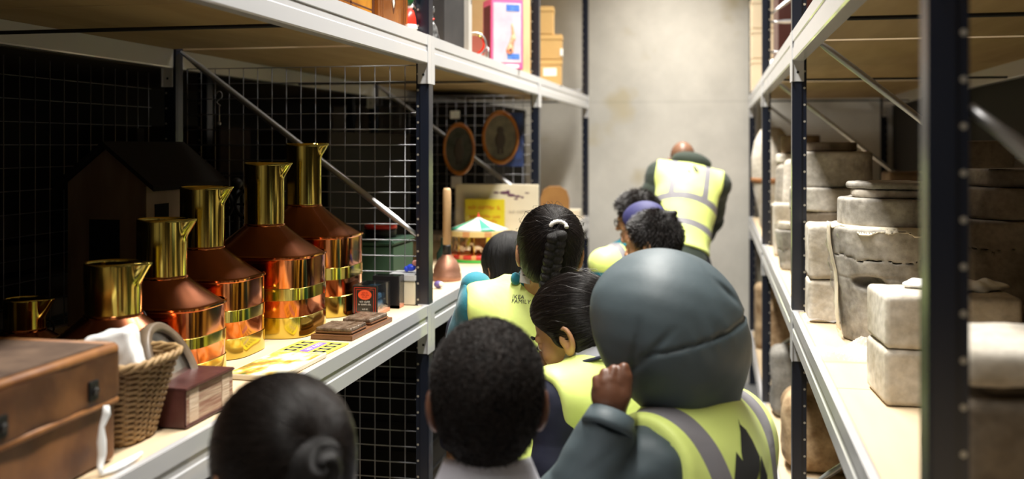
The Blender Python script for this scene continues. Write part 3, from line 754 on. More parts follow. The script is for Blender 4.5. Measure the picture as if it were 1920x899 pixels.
def carousel():
    c = P(897, 487, 4.30); c = Vector((c.x, c.y+.0, SH)); rr = .130
    t = thing('toy_carousel', 'tin toy carousel with green and white striped roof', 'toy carousel', tuple(c), R(11))
    MB().lathe([(rr, 0), (rr, .010), (rr*.98, .012)], 48).build('green_base', mat('toy_green', (.05, .45, .06), .35), t, auto=40)
    MB().lathe([(rr*.97, .012), (rr*.99, .016), (rr*.99, .026), (rr*.96, .030)], 48).build('red_deck', stripes_mat('deck_print', (.55, .03, .02), (.75, .35, .12), 14), t, auto=40)
    for k in range(10):
        a = 2*PI*k/10+.2; MB().tube([(rr*.9*math.cos(a), rr*.9*math.sin(a), .03), (rr*.9*math.cos(a), rr*.9*math.sin(a), .112)], .0022, 8).build('pole', M['brass'], t)
    MB().lathe([(.035, .03), (.035, .112)], 24).build('centre_drum', mat('drum_print', (.20, .08, .03), .4, col2=(.45, .25, .08), scale=30), t)
    MB().lathe([(rr*1.02, .108), (rr*1.05, .110), (rr*1.05, .130), (rr*1.02, .133)], 48).build('valance', stripes_mat('valance_print', (.72, .55, .22), (.60, .30, .12), 9), t, auto=40)
    MB().lathe([(rr*1.04, .132), (rr*.72, .146), (rr*.4, .162), (rr*.15, .176), (.006, .184)], 48).build('striped_roof', stripes_mat('roof_stripes', (.80, .78, .68), (.05, .36, .20), 4), t)
    MB().ball((0, 0, .189), .006).lathe([(.004, .194), (.001, .204)], 10).build('finial', M['red'], t)
    hm = mat('cream_horse', (.75, .6, .4), .4)
    for k in range(8):
        a = 2*PI*k/8; T = Matrix.Rotation(a, 4, 'Z') @ Matrix.Translation((rr*.78, 0, .05))
        h = MB().ball((0, 0, .012), .012, (.6, 1.5, .75)).tube([(0, -.012, .016), (0, -.021, .030)], .005, 8).ball((0, -.025, .030), .006, (.7, 1.4, .8))
        for s in (-1, 1):
            for y in (-.012, .012): h.tube([(s*.004, y, .008), (s*.004, y+.005, -.006)], .0022, 6)
        h.tube([(0, .015, .014), (0, .024, .004)], .003, 6)
        h.build('horse', hm, t, xf=T)
carousel()
def posterboard():
    a, b = P(835, 470, 4.74), P(999, 470, 4.74); c = (a+b)/2; yaw = math.atan2((b-a).y, (b-a).x); wd = (b-a).length
    t = thing('painted_board', 'tall cream panel with purple flower smudges standing behind the carousel', 'panel', (c.x, 4.78, SH), 0)
    MB().box((-wd/2, 0, 0), (wd/2, .02, .303), .002).build('panel', M['cream'], t)
    pm = mat('purple_paint', (.10, .03, .08), .6)
    mb = MB()
    for (u, z, r, q) in ((.47, .262, .012, 1.6), (.58, .262, .02, 1.8), (.66, .25, .018, 1.5), (.74, .245, .014, 1.6), (.72, .232, .010, 1.4), (.80, .24, .013, .8), (.86, .262, .008, 2), (.62, .27, .012, 1)):
        mb.ball(((u-.47)*wd*.95+.0, -.0003, z), r*.75, (q, .03, .55), 12, 8)
    mb.build('flower_smudges', pm, t)
    marks_on('script_line', [.13], .018, (.13, -.0012, .17), (1, 0, 0), (0, 0, 1), mat('grey_script', (.35, .3, .25), .6), t)
    p = thing('yellow_poster', 'yellow printed sheet propped between the carousel and the cream panel', 'poster', (c.x-.055, 4.742, SH), 0)
    MB().box((-.095, 0, 0), (.105, .006, .232), .001).build('sheet', mat('poster_yellow', (.62, .52, .015), .5), p)
    marks_on('red_letters', [.16], .022, (.005, -.0006, .19), (1, 0, 0), (0, 0, 1), M['redline'], p)
    marks_on('red_letters', [.15, .11], .018, (.005, -.0006, .135), (1, 0, 0), (0, 0, 1), M['redline'], p)
    j = thing('clear_jar', 'clear plastic case leaning behind the left side of the carousel', 'case', tuple(P(858, 470, 4.55)[:2])+(SH,), .2)
    MB().box((-.055, -.03, 0), (.055, .03, .21), .012).build('case', M['clear'], j, auto=40)
posterboard()
def oval(px, py, w, h, label, bg, D=4.90, back=None):
    c = P(px, py, D); c.y = 4.902
    t = thing('oval_picture', label, 'oval picture', tuple(c), 0)
    if back: MB().box((-w*.2, .006, -h*1.1), (w*1.25, .010, h*.95)).build('blue_card', back, t)
    T = Matrix.Rotation(PI/2, 4, 'X')
    MB().lathe([(1.0, -.006), (1.04, .0), (1.0, .010), (.90, .012), (.86, .004), (.86, -.004)], 56, sx=w, sy=h, caps=False).build('frame', mat('varnished_frame', (.42, .16, .03), .25, col2=(.28, .09, .02), scale=20), t, xf=T)
    MB().lathe([(.88, -.006), (.88, -.001)], 56, sx=w, sy=h).build('picture', bg, t, xf=T)
    fg = mat('dim_figure', (.06, .045, .04), .6)
    MB().ball((0, -.002, h*.28), h*.13, (1, .06, 1.1), 14, 10).ball((0, -.002, -.1*h), h*.27, (.75, .04, 1.25), 14, 10).box((-h*.12, -.003, -h*.62), (-h*.02, -.001, -h*.3)).box((h*.02, -.003, -h*.62), (h*.12, -.001, -h*.3)).build('figure', fg, t)
oval(845, 280, .082, .130, 'oval wooden framed dark picture hung on the mesh, left one', mat('dark_picture', (.04, .045, .04), .3, col2=(.10, .10, .09), scale=20))
oval(929, 258, .093, .132, 'oval wooden framed figure picture on blue card, hung higher on the mesh', mat('grey_picture', (.22, .20, .15), .3, col2=(.12, .11, .09), scale=20), back=mat('blue_card', (.03, .06, .2), .5, col2=(.015, .02, .05), scale=16))
t = thing('hanging_label', 'small white tag hung on the mesh below the left oval picture', 'tag', (P(842, 344, 4.97).x, 4.949, P(842, 344, 4.97).z))
MB().box((-.028, 0, -.03), (.028, .0015, .03)).build('card', M['label'], t)
t = thing('hanging_label', 'small white tag hung on the mesh above the left oval picture', 'tag', (P(839, 214, 4.97).x, 4.949, P(839, 214, 4.97).z))
MB().box((-.025, 0, -.02), (.025, .0015, .02)).build('card', M['label'], t)
# far bay
t = thing('round_wooden_box', 'round-shouldered brown wooden case standing in the far left bay', 'wooden case', tuple(P(1040, 437, 5.5)[:2])+(SH,), R(11))
MB().prism([(-.08, 0), (.08, 0), (.08, .20), (.066, .245), (.03, .268), (-.03, .268), (-.066, .245), (-.08, .20)], -.03, .03).build('case', mat('amber_wood', (.34, .17, .05), .4, col2=(.26, .12, .035), scale=12), t)
t = thing('cardboard_box', 'small grey carton at the end of the far left bay', 'carton', (-.95, 6.55, SH))
MB().box((-.07, -.06, 0), (.07, .06, .07), .003).build('box', M['cream'], t)

# ---- top left shelf
def inlay_box(px0, px1, X, h, label, m, m2, diamond):
    def yy(px):
        u = (px-960)/FPX; return -X*(CS+u*SN)/(SN-u*CS)
    y0, y1 = yy(px0), yy(px1)
    t = thing('wooden_chest', label, 'wooden box', (X-.12, (y0+y1)/2, TH)); L = (y1-y0)/2
    MB().box((-.12, -L, 0), (.12, L, h), .003).build('box', m, t, auto=30)
    MB().box((-.122, -L-.002, h*.78), (.122, L+.002, h*.80)).build('lid_line', M['blackm'], t)
    mb = MB()
    if diamond:
        for k, (r, mm) in enumerate(((.034, m2), (.017, M['cream']))):
            MB().prism([(0, .075-r), (r*.55, .075), (0, .075+r), (-r*.55, .075)], .1202+.0004*k, .1206+.0004*k, 'x').build('inlaid_diamond', mm, t)
        for s in (-.8, -.68, .68, .8): mb.box((.1195, s*L-.0016, 0), (.1206, s*L+.0016, h*.77))
        mb.build('inlay_line', m2, t)
    else:
        MB().box((-.121, L-.03, 0), (.121, L+.001, h), .001).build('dark_end', m2, t)
        mb.box((.1195, -L, .03), (.1206, L-.03, .034)).box((.1195, -L*.2, .0), (.1206, -L*.2+.008, h*.77)).build('inlay_line', m2, t)
burl = mat('golden_burl', (.50, .22, .022), .22, col2=(.20, .07, .010), scale=11, coat=.5, detail=3)
wal = mat('orange_walnut', (.30, .10, .016), .25, col2=(.15, .045, .008), scale=9, stretch=(1, 1, .4), coat=.4)
dk = mat('dark_inlay', (.07, .025, .012), .35)
inlay_box(560, 618, -.925, .17, 'glossy golden wood chest on the top shelf, cut off by the frame top', burl, dk, False)
inlay_box(621, 704, -.925, .19, 'golden burr wood chest with dark corner on the top shelf', burl, dk, False)
inlay_box(708, 765, -.915, .21, 'orange-brown inlaid chest with a pale diamond on the top shelf', wal, dk, True)
t = thing('santa_figure', 'small red, white and green figure squeezed beside the post on the top shelf', 'figurine', (-.925, 2.925, TH))
MB().lathe([(.024, 0), (.027, .01), (.024, .05), (.017, .075)], 20).build('red_coat', M['red'], t)
MB().lathe([(.026, .012), (.030, .02), (.027, .03)], 20).build('white_hem', M['whitegloss'], t); MB().ball((0, 0, .088), .016).build('head', M['white'], t)
MB().ball((.0, -.01, .115), .022, (1, .8, 1.4)).build('green_tree', mat('toy_dark_green', (.01, .12, .03), .4), t)
def dog():
    c = P(817, 75, 3.22); t = thing('dog_figure', 'grey sitting dog figurine with a red collar', 'dog figurine', (-.908, 3.12, TH))
    g = mat('grey_glaze', (.03, .03, .03), .3, col2=(.20, .20, .20), scale=60)
    def f(p):
        d = sd_ell(p, (0, .01, .03), (.018, .026, .030)); d = smin(d, sd_cap(p, (0, -.004, .045), (0, -.014, .085), .013, .009), .012)
        d = smin(d, sd_ell(p, (0, -.018, .100), (.011, .014, .012)), .008); d = smin(d, sd_ell(p, (0, -.034, .096), (.006, .011, .006)), .006)
        for s in (-1, 1):
            d = smin(d, sd_cap(p, (s*.009, -.014, .05), (s*.009, -.020, .004), .007, .006), .006); d = smin(d, sd_ell(p, (s*.014, .014, .012), (.009, .018, .012)), .006)
            d = np.minimum(d, sd_ell(p, (s*.012, -.014, .100), (.003, .006, .012)))
        return smin(d, sd_cap(p, (0, .032, .01), (0.01, .05, .012), .005, .003), .004)
    sdf_obj('body', f, (-.04, -.06, -.01), (.04, .07, .125), .0022, g, t)
    MB().lathe([(.0125, -.003), (.0135, 0), (.0125, .003)], 20).build('collar', M['red'], t, xf=Matrix.Translation((0, -.010, .070)) @ Matrix.Rotation(.3, 4, 'X'))
dog()
t = thing('black_case', 'large black scuffed case standing on the top shelf', 'case', (-1.13, 3.42, TH))
MB().box((-.21, -.12, 0), (.215, .16, .52), .003).build('case', mat('scuffed_black', (.012, .011, .012), .6, col2=(.024, .021, .021), scale=12, bump=.2), t)
t = thing('grey_plank', 'pale grey plank with a curl of white tape against the black case', 'plank', (-.912, 3.60, TH))
MB().box((-.012, -.012, 0), (.012, .04, .55), .002).build('plank', mat('grey_wood', (.45, .42, .38), .6, col2=(.35, .32, .28), scale=14, stretch=(1, 1, .1)), t)
MB().tube([(.014, -.01, .5), (.016, 0, .33), (.018, .01, .25), (.022, .03, .215), (.022, .055, .22)], .004, 8).build('tape_curl', M['white'], t)
def dollbox():
    c = P(953, 130, 4.5); t = thing('pink_doll_box', 'tall pink doll box with a window front on the top shelf', 'doll box', (c.x-.025, c.y, TH), R(30))
    w, d, h = .150, .13, .315
    pink = mat('hot_pink_card', (.80, .13, .33), .4); wn = mat('pale_picture', (.50, .44, .54), .25, col2=(.62, .58, .64), scale=12); bl = mat('blue_print', (.05, .12, .55), .4, col2=(.1, .25, .6), scale=30)
    MB().box((-w/2, -d/2+.002, 0), (w/2, d/2, h), .003).build('box', pink, t)
    MB().box((-w/2-.0006, -d/2+.012, .02), (-w/2+.001, d/2-.012, h-.03)).build('side_picture', mat('maroon_print', (.12, .02, .04), .4), t)
    MB().box((-w/2+.010, -d/2-.0, .030), (w/2-.010, -d/2+.004, h-.018), .001).build('window', wn, t)
    MB().box((-.005, -d/2-.001, h-.055), (w/2-.018, -d/2+.001, h-.026)).build('blue_banner', bl, t)
    MB().box((.0, -d/2-.001, .045), (w/2-.018, -d/2+.001, .07)).build('blue_banner', bl, t)
    def f(p):
        q = sd_ell(p, (.022, -.056, .225), (.016, .004, .020)); q = smin(q, sd_cap(p, (.022, -.056, .2), (.03, -.056, .14), .010, .013), .01)
        q = smin(q, sd_cap(p, (.026, -.056, .14), (.012, -.056, .085), .012, .02), .01); return smin(q, sd_cap(p, (.022, -.056, .195), (.0, -.056, .165), .005, .005), .006)
    sdf_obj('doll', f, (-.03, -.075, .04), (.07, -.03, .27), .003, mat('doll_colours', (.75, .18, .10), .5, col2=(.8, .5, .3), scale=30), t)
    MB().box((-w/2+.02, -d/2-.001, .008), (w/2-.02, -d/2+.0025, .022)).build('white_print', M['white'], t)
dollbox()
def redtoy():
    c = P(935, 110, 4.05); t = thing('red_toy_engine', 'small red tin traction engine with spoked wheels', 'toy engine', (-.915, 3.82, TH), R(-70))
    MB().tube([(-.05, 0, .045), (.03, 0, .045)], .022, 20).box((-.07, -.022, .022), (-.03, .022, .085), .003).build('body', M['red'], t)
    MB().tube([(.018, 0, .06), (.018, 0, .1)], .007, 12, rr=[.006, .009]).build('chimney', M['brass'], t)
    MB().box((-.078, -.026, .085), (-.02, .026, .090), .002).build('canopy', mat('toy_orange', (.8, .25, .03), .35), t)
    for (x, z, r) in ((-.045, .034, .034), (.025, .022, .022)):
        for s in (-1, 1):
            mb = MB(); pts = [Vector((x+r*math.cos(a), s*.030, z+r*math.sin(a))) for a in [2*PI*k/24 for k in range(25)]]; mb.tube(pts, .003, 8, caps=False)
            for k in range(4): a = PI*k/4; mb.tube([(x-r*math.cos(a), s*.03, z-r*math.sin(a)), (x+r*math.cos(a), s*.03, z+r*math.sin(a))], .0015, 6)
            mb.build('wheel', M['steel'], t, fix=False)
    t = thing('tin_wheel', 'loose spoked metal wheel with a red rim beside the toy engine', 'wheel', (-.905, 3.70, TH+.048), R(20))
    mb = MB(); r = .044; pts = [Vector((r*math.cos(a), 0, r*math.sin(a))) for a in [2*PI*k/28 for k in range(29)]]; mb.tube(pts, .0035, 8, caps=False).build('rim', M['steel'], t, fix=False)
    MB().lathe([(.032, -.001), (.032, .001)], 28).build('disc', mat('red_glaze', (.35, .10, .07), .3), t, xf=Matrix.Rotation(PI/2, 4, 'X'))
redtoy()
t = thing('brown_carton', 'brown carton standing behind the pink doll box', 'carton', (-1.10, 4.68, TH), 0)
MB().box((-.20, -.08, 0), (.21, .10, .46), .003).build('box', mat('kraft_card', (.50, .35, .17), .7, col2=(.44, .30, .14), scale=8), t)
kraft = mat('kraft_board', (.56, .36, .13), .6, col2=(.50, .31, .11), scale=6)
c0 = P(1030, 150, 5.75)
for i, (z, h, w, sh, lb) in enumerate(((0, .148, .115, .02, 'bottom brown carton with a white label, far end of the top left shelf'), (.149, .142, .118, .02, 'middle brown carton with rounded lid on the labelled one'), (.292, .16, .075, -.0, 'narrow brown carton topmost of the stack of three'))):
    t = thing('cardboard_box', lb, 'cardboard box', (c0.x-.05+sh*.3, c0.y, TH+z), R(8), None)
    MB().box((-w, -.09, 0), (w, .09, h), .004).build('carton', kraft, t, auto=30)
    MB().box((-w-.003, -.093, h-.03), (w+.003, .093, h-.001), .003).build('lid', kraft, t, auto=30)
    if i == 0: MB().box((w*.1, -.0915, .055), (w*.75, -.0902, .1)).build('label', M['label'], t)
    if i == 1: MB().box((w*.9, -.094, .02), (w+.0045, -.05, .06), .001).build('white_tape', M['label'], t)

for (x, y, lx, ly, h, lb) in ((-1.45, 2.0, .24, .75, .42, 'large carton added to block light, deep on the top left shelf behind the chests'), (-1.5, 4.1, .2, .25, .5, 'large carton added to block light, deep on the top left shelf behind the doll box')):  # cartons added on the top shelf to block the lamps
    t = thing('storage_carton', lb, 'carton', (x, y, TH)); MB().box((-lx, -ly, 0), (lx, ly, h), .004).build('box', M['cream'], t, auto=30); MB().box((-lx-.004, -ly-.004, h-.04), (lx+.004, ly+.004, h), .004).build('lid', M['cream'], t, auto=30)

for (x, y, lx, ly, h, lb) in ((-1.51, 6.08, .23, .62, .735, 'tall black-brown block added as dark backing in the far left bay'), (-1.60, 4.12, .14, .52, .55, 'long black box added as dark backing in the middle left bay'), (-1.64, 3.42, .10, .14, .40, 'small black box added as dark backing, beside the mesh')):  # black boxes added to darken the backs of the left bays
    t = thing('shade_filler_box', lb, 'box', (x, y, SH)); MB().box((-lx, -ly, 0), (lx, ly, h-.06), .004).build('box', M['blackm'], t, auto=30); MB().box((-lx-.003, -ly-.003, h-.06), (lx+.003, ly+.003, h), .004).build('lid', M['houseroof'], t, auto=30)

for (x, y, lx, ly, h, lb) in ((-1.36, 3.62, .36, .30, .50, 'big black crate added as dark fill on the bottom left shelf, seen through the mesh'), (-1.38, 4.35, .36, .30, .42, 'second black crate added as dark fill on the bottom left shelf, farther back'), (-1.42, 2.35, .33, .30, .46, 'black crate added as dark fill on the bottom left shelf in front of the mesh')):  # black crates added to darken the view through the mesh
    t = thing('shade_filler_crate', lb, 'crate', (x, y, BH)); mb = MB().box((-lx, -ly, 0), (lx, ly, h-.03), .01)
    for z in (.1, .2, .3): mb.box((-lx-.004, -ly-.004, z), (lx+.004, ly+.004, z+.012), .002)
    mb.build('tub', M['blackm'], t, auto=30); MB().box((-lx-.012, -ly-.012, h-.03), (lx+.012, ly+.012, h), .006).build('rim', M['blackm'], t, auto=30)

# ================================================================ plaster moulds and stones on the right
def plaster(name, c1, c2, sc=7):
    m, nt, b = nodes(name); tc = N(nt, 'ShaderNodeTexCoord')
    n1 = N(nt, 'ShaderNodeTexNoise', i_Scale=sc, i_Detail=8, i_Roughness=.65); n2 = N(nt, 'ShaderNodeTexNoise', i_Scale=sc*9, i_Detail=5)
    nt.links.new(tc.outputs['Object'], n1.inputs['Vector']); nt.links.new(tc.outputs['Object'], n2.inputs['Vector'])
    r = ramp(nt, n1.outputs['Fac'], [(.36, c1), (.62, c2)]); r2 = ramp(nt, n2.outputs['Fac'], [(.35, (.72, .72, .72)), (.6, (1, 1, 1))])
    mx = N(nt, 'ShaderNodeMixRGB', blend_type='MULTIPLY'); mx.inputs[0].default_value = .7
    nt.links.new(r.outputs[0], mx.inputs[1]); nt.links.new(r2.outputs[0], mx.inputs[2]); nt.links.new(mx.outputs[0], b.inputs['Base Color'])
    b.inputs['Roughness'].default_value = .8
    bp = N(nt, 'ShaderNodeBump', i_Strength=.35, i_Distance=.003); nt.links.new(n2.outputs['Fac'], bp.inputs['Height']); nt.links.new(bp.outputs[0], b.inputs['Normal'])
    return m
PLG = plaster('grey_plaster', (.17, .15, .12), (.50, .465, .41)); PLW = plaster('white_plaster', (.44, .38, .29), (.70, .65, .57)); PLD = plaster('shaded_plaster', (.10, .075, .05), (.22, .175, .125))  # shaded plaster: tone darkened to paint the shade on the moulds
PLB = plaster('brown_mould', (.10, .06, .03), (.20, .13, .07)); STB = plaster('tan_stone', (.22, .13, .06), (.50, .36, .21), 12); STG = plaster('grey_stone', (.16, .15, .13), (.30, .28, .25), 9)
FILM = clear_mat(); FILM.name = 'thin_plastic_film'
def cyl_sdf(p, c, r0, r1, z0, z1, rr=.01, irr=.004, seed=0, ex=1):
    q = p-_a((c[0], c[1], 0)); rad = np.hypot(q[:, 0], q[:, 1]/ex); t = np.clip((q[:, 2]-z0)/(z1-z0), 0, 1)
    a = np.arctan2(q[:, 1], q[:, 0]); rb = r0+(r1-r0)*t+irr*np.sin(3*a+seed)+irr*.6*np.sin(7*a+2*seed)
    dx = rad-(rb-rr); dz = np.maximum(z0+rr-q[:, 2], q[:, 2]-(z1-rr))
    return np.hypot(np.maximum(dx, 0), np.maximum(dz, 0))+np.minimum(np.maximum(dx, dz), 0)-rr
def drum(px, D, rad, tiers, label, m, name='plaster_mould', seed=1, dx=0, h=.005, taper=.78, hole=None, bot=None, z=SH, grp=None, ex=1):
    """tiers: list of (height, radius, part name, material)."""
    c = P(px, 300, D); t = thing(name, label, 'plaster mould', (c.x+dx, c.y, z), 0, grp); zz = 0
    for i, (hh, rr, pn, mm) in enumerate(tiers):
        r0 = rr*taper if i == 0 else rr; z0, z1 = zz, zz+hh
        def f(p, r0=r0, rr=rr, z0=z0, z1=z1, i=i):
            d = cyl_sdf(p, (0, 0), r0, rr, z0, z1-.0015, .009 if i == 0 else .007, .003, seed+i, ex)
            d = d+.0018*wob(p, 45, seed+i)+.0009*wob(p, 170, seed+1)
            if i == 0 and hole is not None:
                d = smax(d, -sd_ell(p, hole[:3], hole[3:]), .01)
            if i == 0:
                a = np.arctan2(p[:, 1], p[:, 0]); zc = z1-.075+.006*np.sin(2*a+seed)+.003*np.sin(9*a)+.002*np.sin(23*a)
                d = np.maximum(d, -(np.maximum(np.abs(p[:, 2]-zc)-.0017, (r0+(rr-r0)*.8)-.02-np.hypot(p[:, 0], p[:, 1]))))
                zc2 = z1-.125+.004*np.sin(3*a); d = d+.0022*np.exp(-((p[:, 2]-zc2)/.0022)**2)
            return d
        e = max(r0, rr)+.02
        sdf_obj(pn, f, (-e, -e*ex, z0-.012), (e, e*ex, z1+.012), h, mm, t); zz += hh
    return t
drum(1668, 2.56, .16, [(.292, .163, 'body', PLG), (.072, .138, 'upper_ring', PLG), (.022, .106, 'lid_slab', PLW), (.018, .113, 'top_disc', PLG)], 'big grey plaster mould with stacked lids and a dark hand hole', PLG, seed=2, h=.0045,
     hole=(-.085, -.135, .156, .045, .06, .017), dx=.01)
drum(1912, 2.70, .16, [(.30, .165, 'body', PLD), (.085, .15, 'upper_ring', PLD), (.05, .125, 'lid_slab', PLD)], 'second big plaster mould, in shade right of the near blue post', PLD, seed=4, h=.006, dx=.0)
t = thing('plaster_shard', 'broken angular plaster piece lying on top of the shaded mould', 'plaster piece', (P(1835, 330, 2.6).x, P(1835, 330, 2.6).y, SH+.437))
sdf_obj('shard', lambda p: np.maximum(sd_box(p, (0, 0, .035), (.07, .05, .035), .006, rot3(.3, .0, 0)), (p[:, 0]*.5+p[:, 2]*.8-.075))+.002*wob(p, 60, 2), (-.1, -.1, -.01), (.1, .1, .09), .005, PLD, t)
# tan strap / cloth edges on the big mould
c = P(1668, 300, 2.56)
t = thing('cloth_strip', 'loose cream cloth strip draped down the left of the big mould', 'cloth strip', (c.x+.01, c.y, SH))
def strip(u, v):
    a = PI*1.02+.35*v*.1+.12*u; r = .166+.004*math.sin(v*9); z = .300-.29*v*.95
    return Vector((r*math.cos(a)*(1-.16*v), r*math.sin(a)*(1-.16*v)-.02*u, z))
mb = MB().grid(strip, 3, 20); o = mb.build('strip', M['cream'], t); md = o.modifiers.new('t', 'SOLIDIFY'); md.thickness = .0025
t = thing('cloth_edge', 'torn cream cloth edge squeezed under the lid of the big mould', 'cloth strip', (c.x+.01, c.y, SH+.2905))
def ring(p):
    r = np.hypot(p[:, 0], p[:, 1]); a = np.arctan2(p[:, 1], p[:, 0]); ro = .163+.008*np.sin(3*a+1)+.006*np.sin(8*a)+.004*np.sin(17*a)
    zz = p[:, 2]-.002+.016*np.clip((r-.150)/.02, 0, 1)**1.5
    return np.maximum(np.abs(zz)-.0028, r-ro)*.7+.0008*wob(p, 90, 2)
sdf_obj('cloth', ring, (-.19, -.19, -.03), (.19, .19, .015), .0035, M['cream'], t)
# moulds next to / behind
def slab(px, py, D, hx, hy, parts, label, name='plaster_mould', rz=0, z=SH, rr=.014, cat='plaster mould', h=.005, seed=0, X=None, grp=None, am=.002):
    c = P(px, py, D); t = thing(name, label, cat, (c.x if X is None else X, c.y, z), rz, grp); zz = 0
    for i, (hh, s, pn, mm) in enumerate(parts):
        def f(p, i=i, zz=zz, hh=hh, s=s): return sd_box(p, (0, 0, zz+hh/2), (hx*s, hy*s, hh/2-.0008), rr)+am*wob(p, 38, seed+i)+am*.4*wob(p, 150, seed)
        sdf_obj(pn, f, (-hx*s-.015, -hy*s-.015, zz-.01), (hx*s+.015, hy*s+.015, zz+hh+.01), h, mm, t); zz += hh
    return t
slab(1765, 700, 1.955, .125, .085, [(.108, 1, 'lower_block', PLW), (.104, .99, 'upper_block', PLW)], 'pair of pale two-part mould blocks in front of the big grey mould', rz=R(4), h=.004, seed=3, rr=.011, am=.0012)
t = thing('linen_rag', 'crumpled cream rag lying on the pale mould blocks', 'rag', (P(1790, 560, 1.98).x, P(1790, 560, 1.98).y, SH+.2125))
sdf_obj('rag', lambda p: sd_ell(p, (0, 0, .006), (.10, .055, .012))+.006*wob(p, 75, 4), (-.13, -.08, -.015), (.13, .08, .035), .004, M['white'], t)
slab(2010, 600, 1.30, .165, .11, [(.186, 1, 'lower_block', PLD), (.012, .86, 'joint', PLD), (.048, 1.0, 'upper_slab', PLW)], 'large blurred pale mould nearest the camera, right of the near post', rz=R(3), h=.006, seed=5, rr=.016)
slab(1548, 500, 2.84, .052, .07, [(.12, 1, 'lower_block', PLW), (.155, 1.0, 'upper_block', PLW)], 'narrow cream mould block between the middle post and the big mould', h=.004, seed=6)
slab(1985, 540, 2.0, .11, .1, [(.16, 1, 'block', PLB)], 'dark brown mould lump in the shade at the right edge', h=.006, seed=2)
slab(1690, 300, 3.35, .12, .1, [(.33, 1, 'block', PLB), (.12, .9, 'cap', PLD)], 'tall dark brown mould at the back behind the stacked lids', h=.008, seed=7, X=.93)
slab(1700, 320, 3.0, .09, .05, [(.37, 1, 'block', PLB)], 'upright brown mould leaning at the back of the right shelf', h=.008, seed=1, X=.80, rz=R(20))
# next bay
drum(1562, 3.72, .15, [(.255, .15, 'body', PLD), (.088, .155, 'middle_ring', PLG), (.13, .142, 'upper_drum', PLG), (.035, .09, 'domed_lid', PLD)], 'stack of grey round moulds with a domed lid, right of the middle post', PLG, seed=7, h=.006, taper=1, dx=-.005)
slab(1458, 430, 4.50, .045, .055, [(.235, 1, 'block', PLW)], 'cream mould block with rounded top between the two blue posts', h=.005, seed=4, X=.297)
t = drum(1484, 3.98, .06, [(.16, .062, 'body', PLG), (.03, .05, 'lid', PLW)], 'small film-wrapped grey mould just left of the middle post', PLG, seed=3, h=.005, dx=.0, taper=.7)
MB().lathe([(.047, .002), (.066, .15), (.067, .175), (.05, .195)], 40, caps=False).build('plastic_wrap', FILM, t)
t = thing('plaster_cone', 'slim white plaster cone with a rounded tip', 'plaster cone', (P(1467, 340, 5.0).x, P(1467, 340, 5.0).y, SH))
sdf_obj('cone', lambda p: smin(sd_cap(p, (0, 0, .03), (0, 0, .37), .048, .030), sd_box(p, (0, 0, .1), (.06, .06, .1), .01), .02)+.001*wob(p, 60, 1), (-.08, -.08, -.03), (.08, .08, .43), .006, PLW, t)
t = thing('plaster_cone', 'taller white plaster cone behind, touching the middle post', 'plaster cone', (P(1482, 340, 4.7).x, P(1482, 340, 4.7).y, SH))
sdf_obj('cone', lambda p: sd_cap(p, (0, 0, .03), (0, 0, .40), .046, .030)+.001*wob(p, 60, 2), (-.08, -.08, -.03), (.08, .08, .45), .006, PLW, t)
def vase():
    c = P(1447, 400, 5.9); t = thing('plaster_vase', 'tall cream egg-shaped mould with a brown tie band, far right bay', 'vase mould', (c.x, c.y, SH))
    prof = [(.06, 0), (.07, .02), (.075, .10), (.10, .20), (.118, .32), (.118, .42), (.10, .52), (.07, .58), (.05, .60)]
    MB().lathe(prof, 40).build('body', PLW, t); MB().lathe([(.108, .27), (.118, .275), (.121, .30), (.112, .305)], 40, caps=False).build('tie_band', mat('brown_band', (.28, .12, .04), .6), t)
vase()
drum(1480, 5.35, .12, [(.40, .125, 'body', PLD), (.05, .13, 'cream_rim', PLW), (.10, .10, 'brown_cap', PLB)], 'tall mould with cream rim and brown cap beside the egg-shaped one', PLD, seed=9, h=.009, taper=.95, dx=.06)
slab(1640, 300, 4.4, .13, .12, [(.38, 1, 'block', PLB)], 'dark boxy mould deep in the middle right bay', h=.009, seed=8, X=.86)
# white pipe on the back wall
o = MB().tube([(1.155, 3.42, 1.3), (1.155, 3.42, 2.6)], .012, 12).build('wall_pipe', M['galv']); tag(o, 'thin pale vertical pipe on the dark wall behind the right rack', 'pipe')
# bubble wrap
t = thing('bubble_wrap', 'crumpled clear bubble wrap at the foot of the big mould', 'bubble wrap', (P(1600, 690, 2.33).x, P(1600, 690, 2.33).y, SH))
mb = MB()
def bw(u, v):
    x = (u-.5)*.17; y = (v-.5)*.13; e = min(u, v, 1-u, 1-v)*2
    return Vector((x, y, .003+max(0, .034*e**.5*(1+.5*math.sin(9*u+3*v))*(.7+.3*math.sin(13*v))+.0022*(math.sin(u*95)*math.sin(v*75)))))
WRAPM = clear_mat(); WRAPM.name = 'bubble_film'; WRAPM.node_tree.nodes['Principled BSDF'].inputs['Alpha'].default_value = .5; WRAPM.node_tree.nodes['Principled BSDF'].inputs['Transmission Weight'].default_value = .55
mb.grid(bw, 90, 70).build('sheet', WRAPM, t)
t = thing('bubble_wrap', 'flat strip of clear wrap on the shelf at the middle post', 'bubble wrap', (.325, 2.93, SH))
MB().grid(lambda u, v: Vector(((u-.5)*.16, (v-.5)*.10, .004+.008*abs(math.sin(u*7+v*4))+.0015*math.sin(u*90)*math.sin(v*60))), 70, 40).build('sheet', WRAPM, t)
t = thing('plastic_wrap', 'thin clear film clinging to the left of the big mould', 'plastic film', (P(1668, 300, 2.56).x+.01, P(1668, 300, 2.56).y, SH))
def wr(u, v):
    a = PI*(.92+.42*u); z = .004+.27*v; r = .163*(.78+.22*z/.29)+.006+.004*math.sin(17*u+9*v)+.003*math.sin(31*v-7*u); return Vector((r*math.cos(a), r*math.sin(a), z))
MB().grid(wr, 40, 50).build('film', FILM, t)
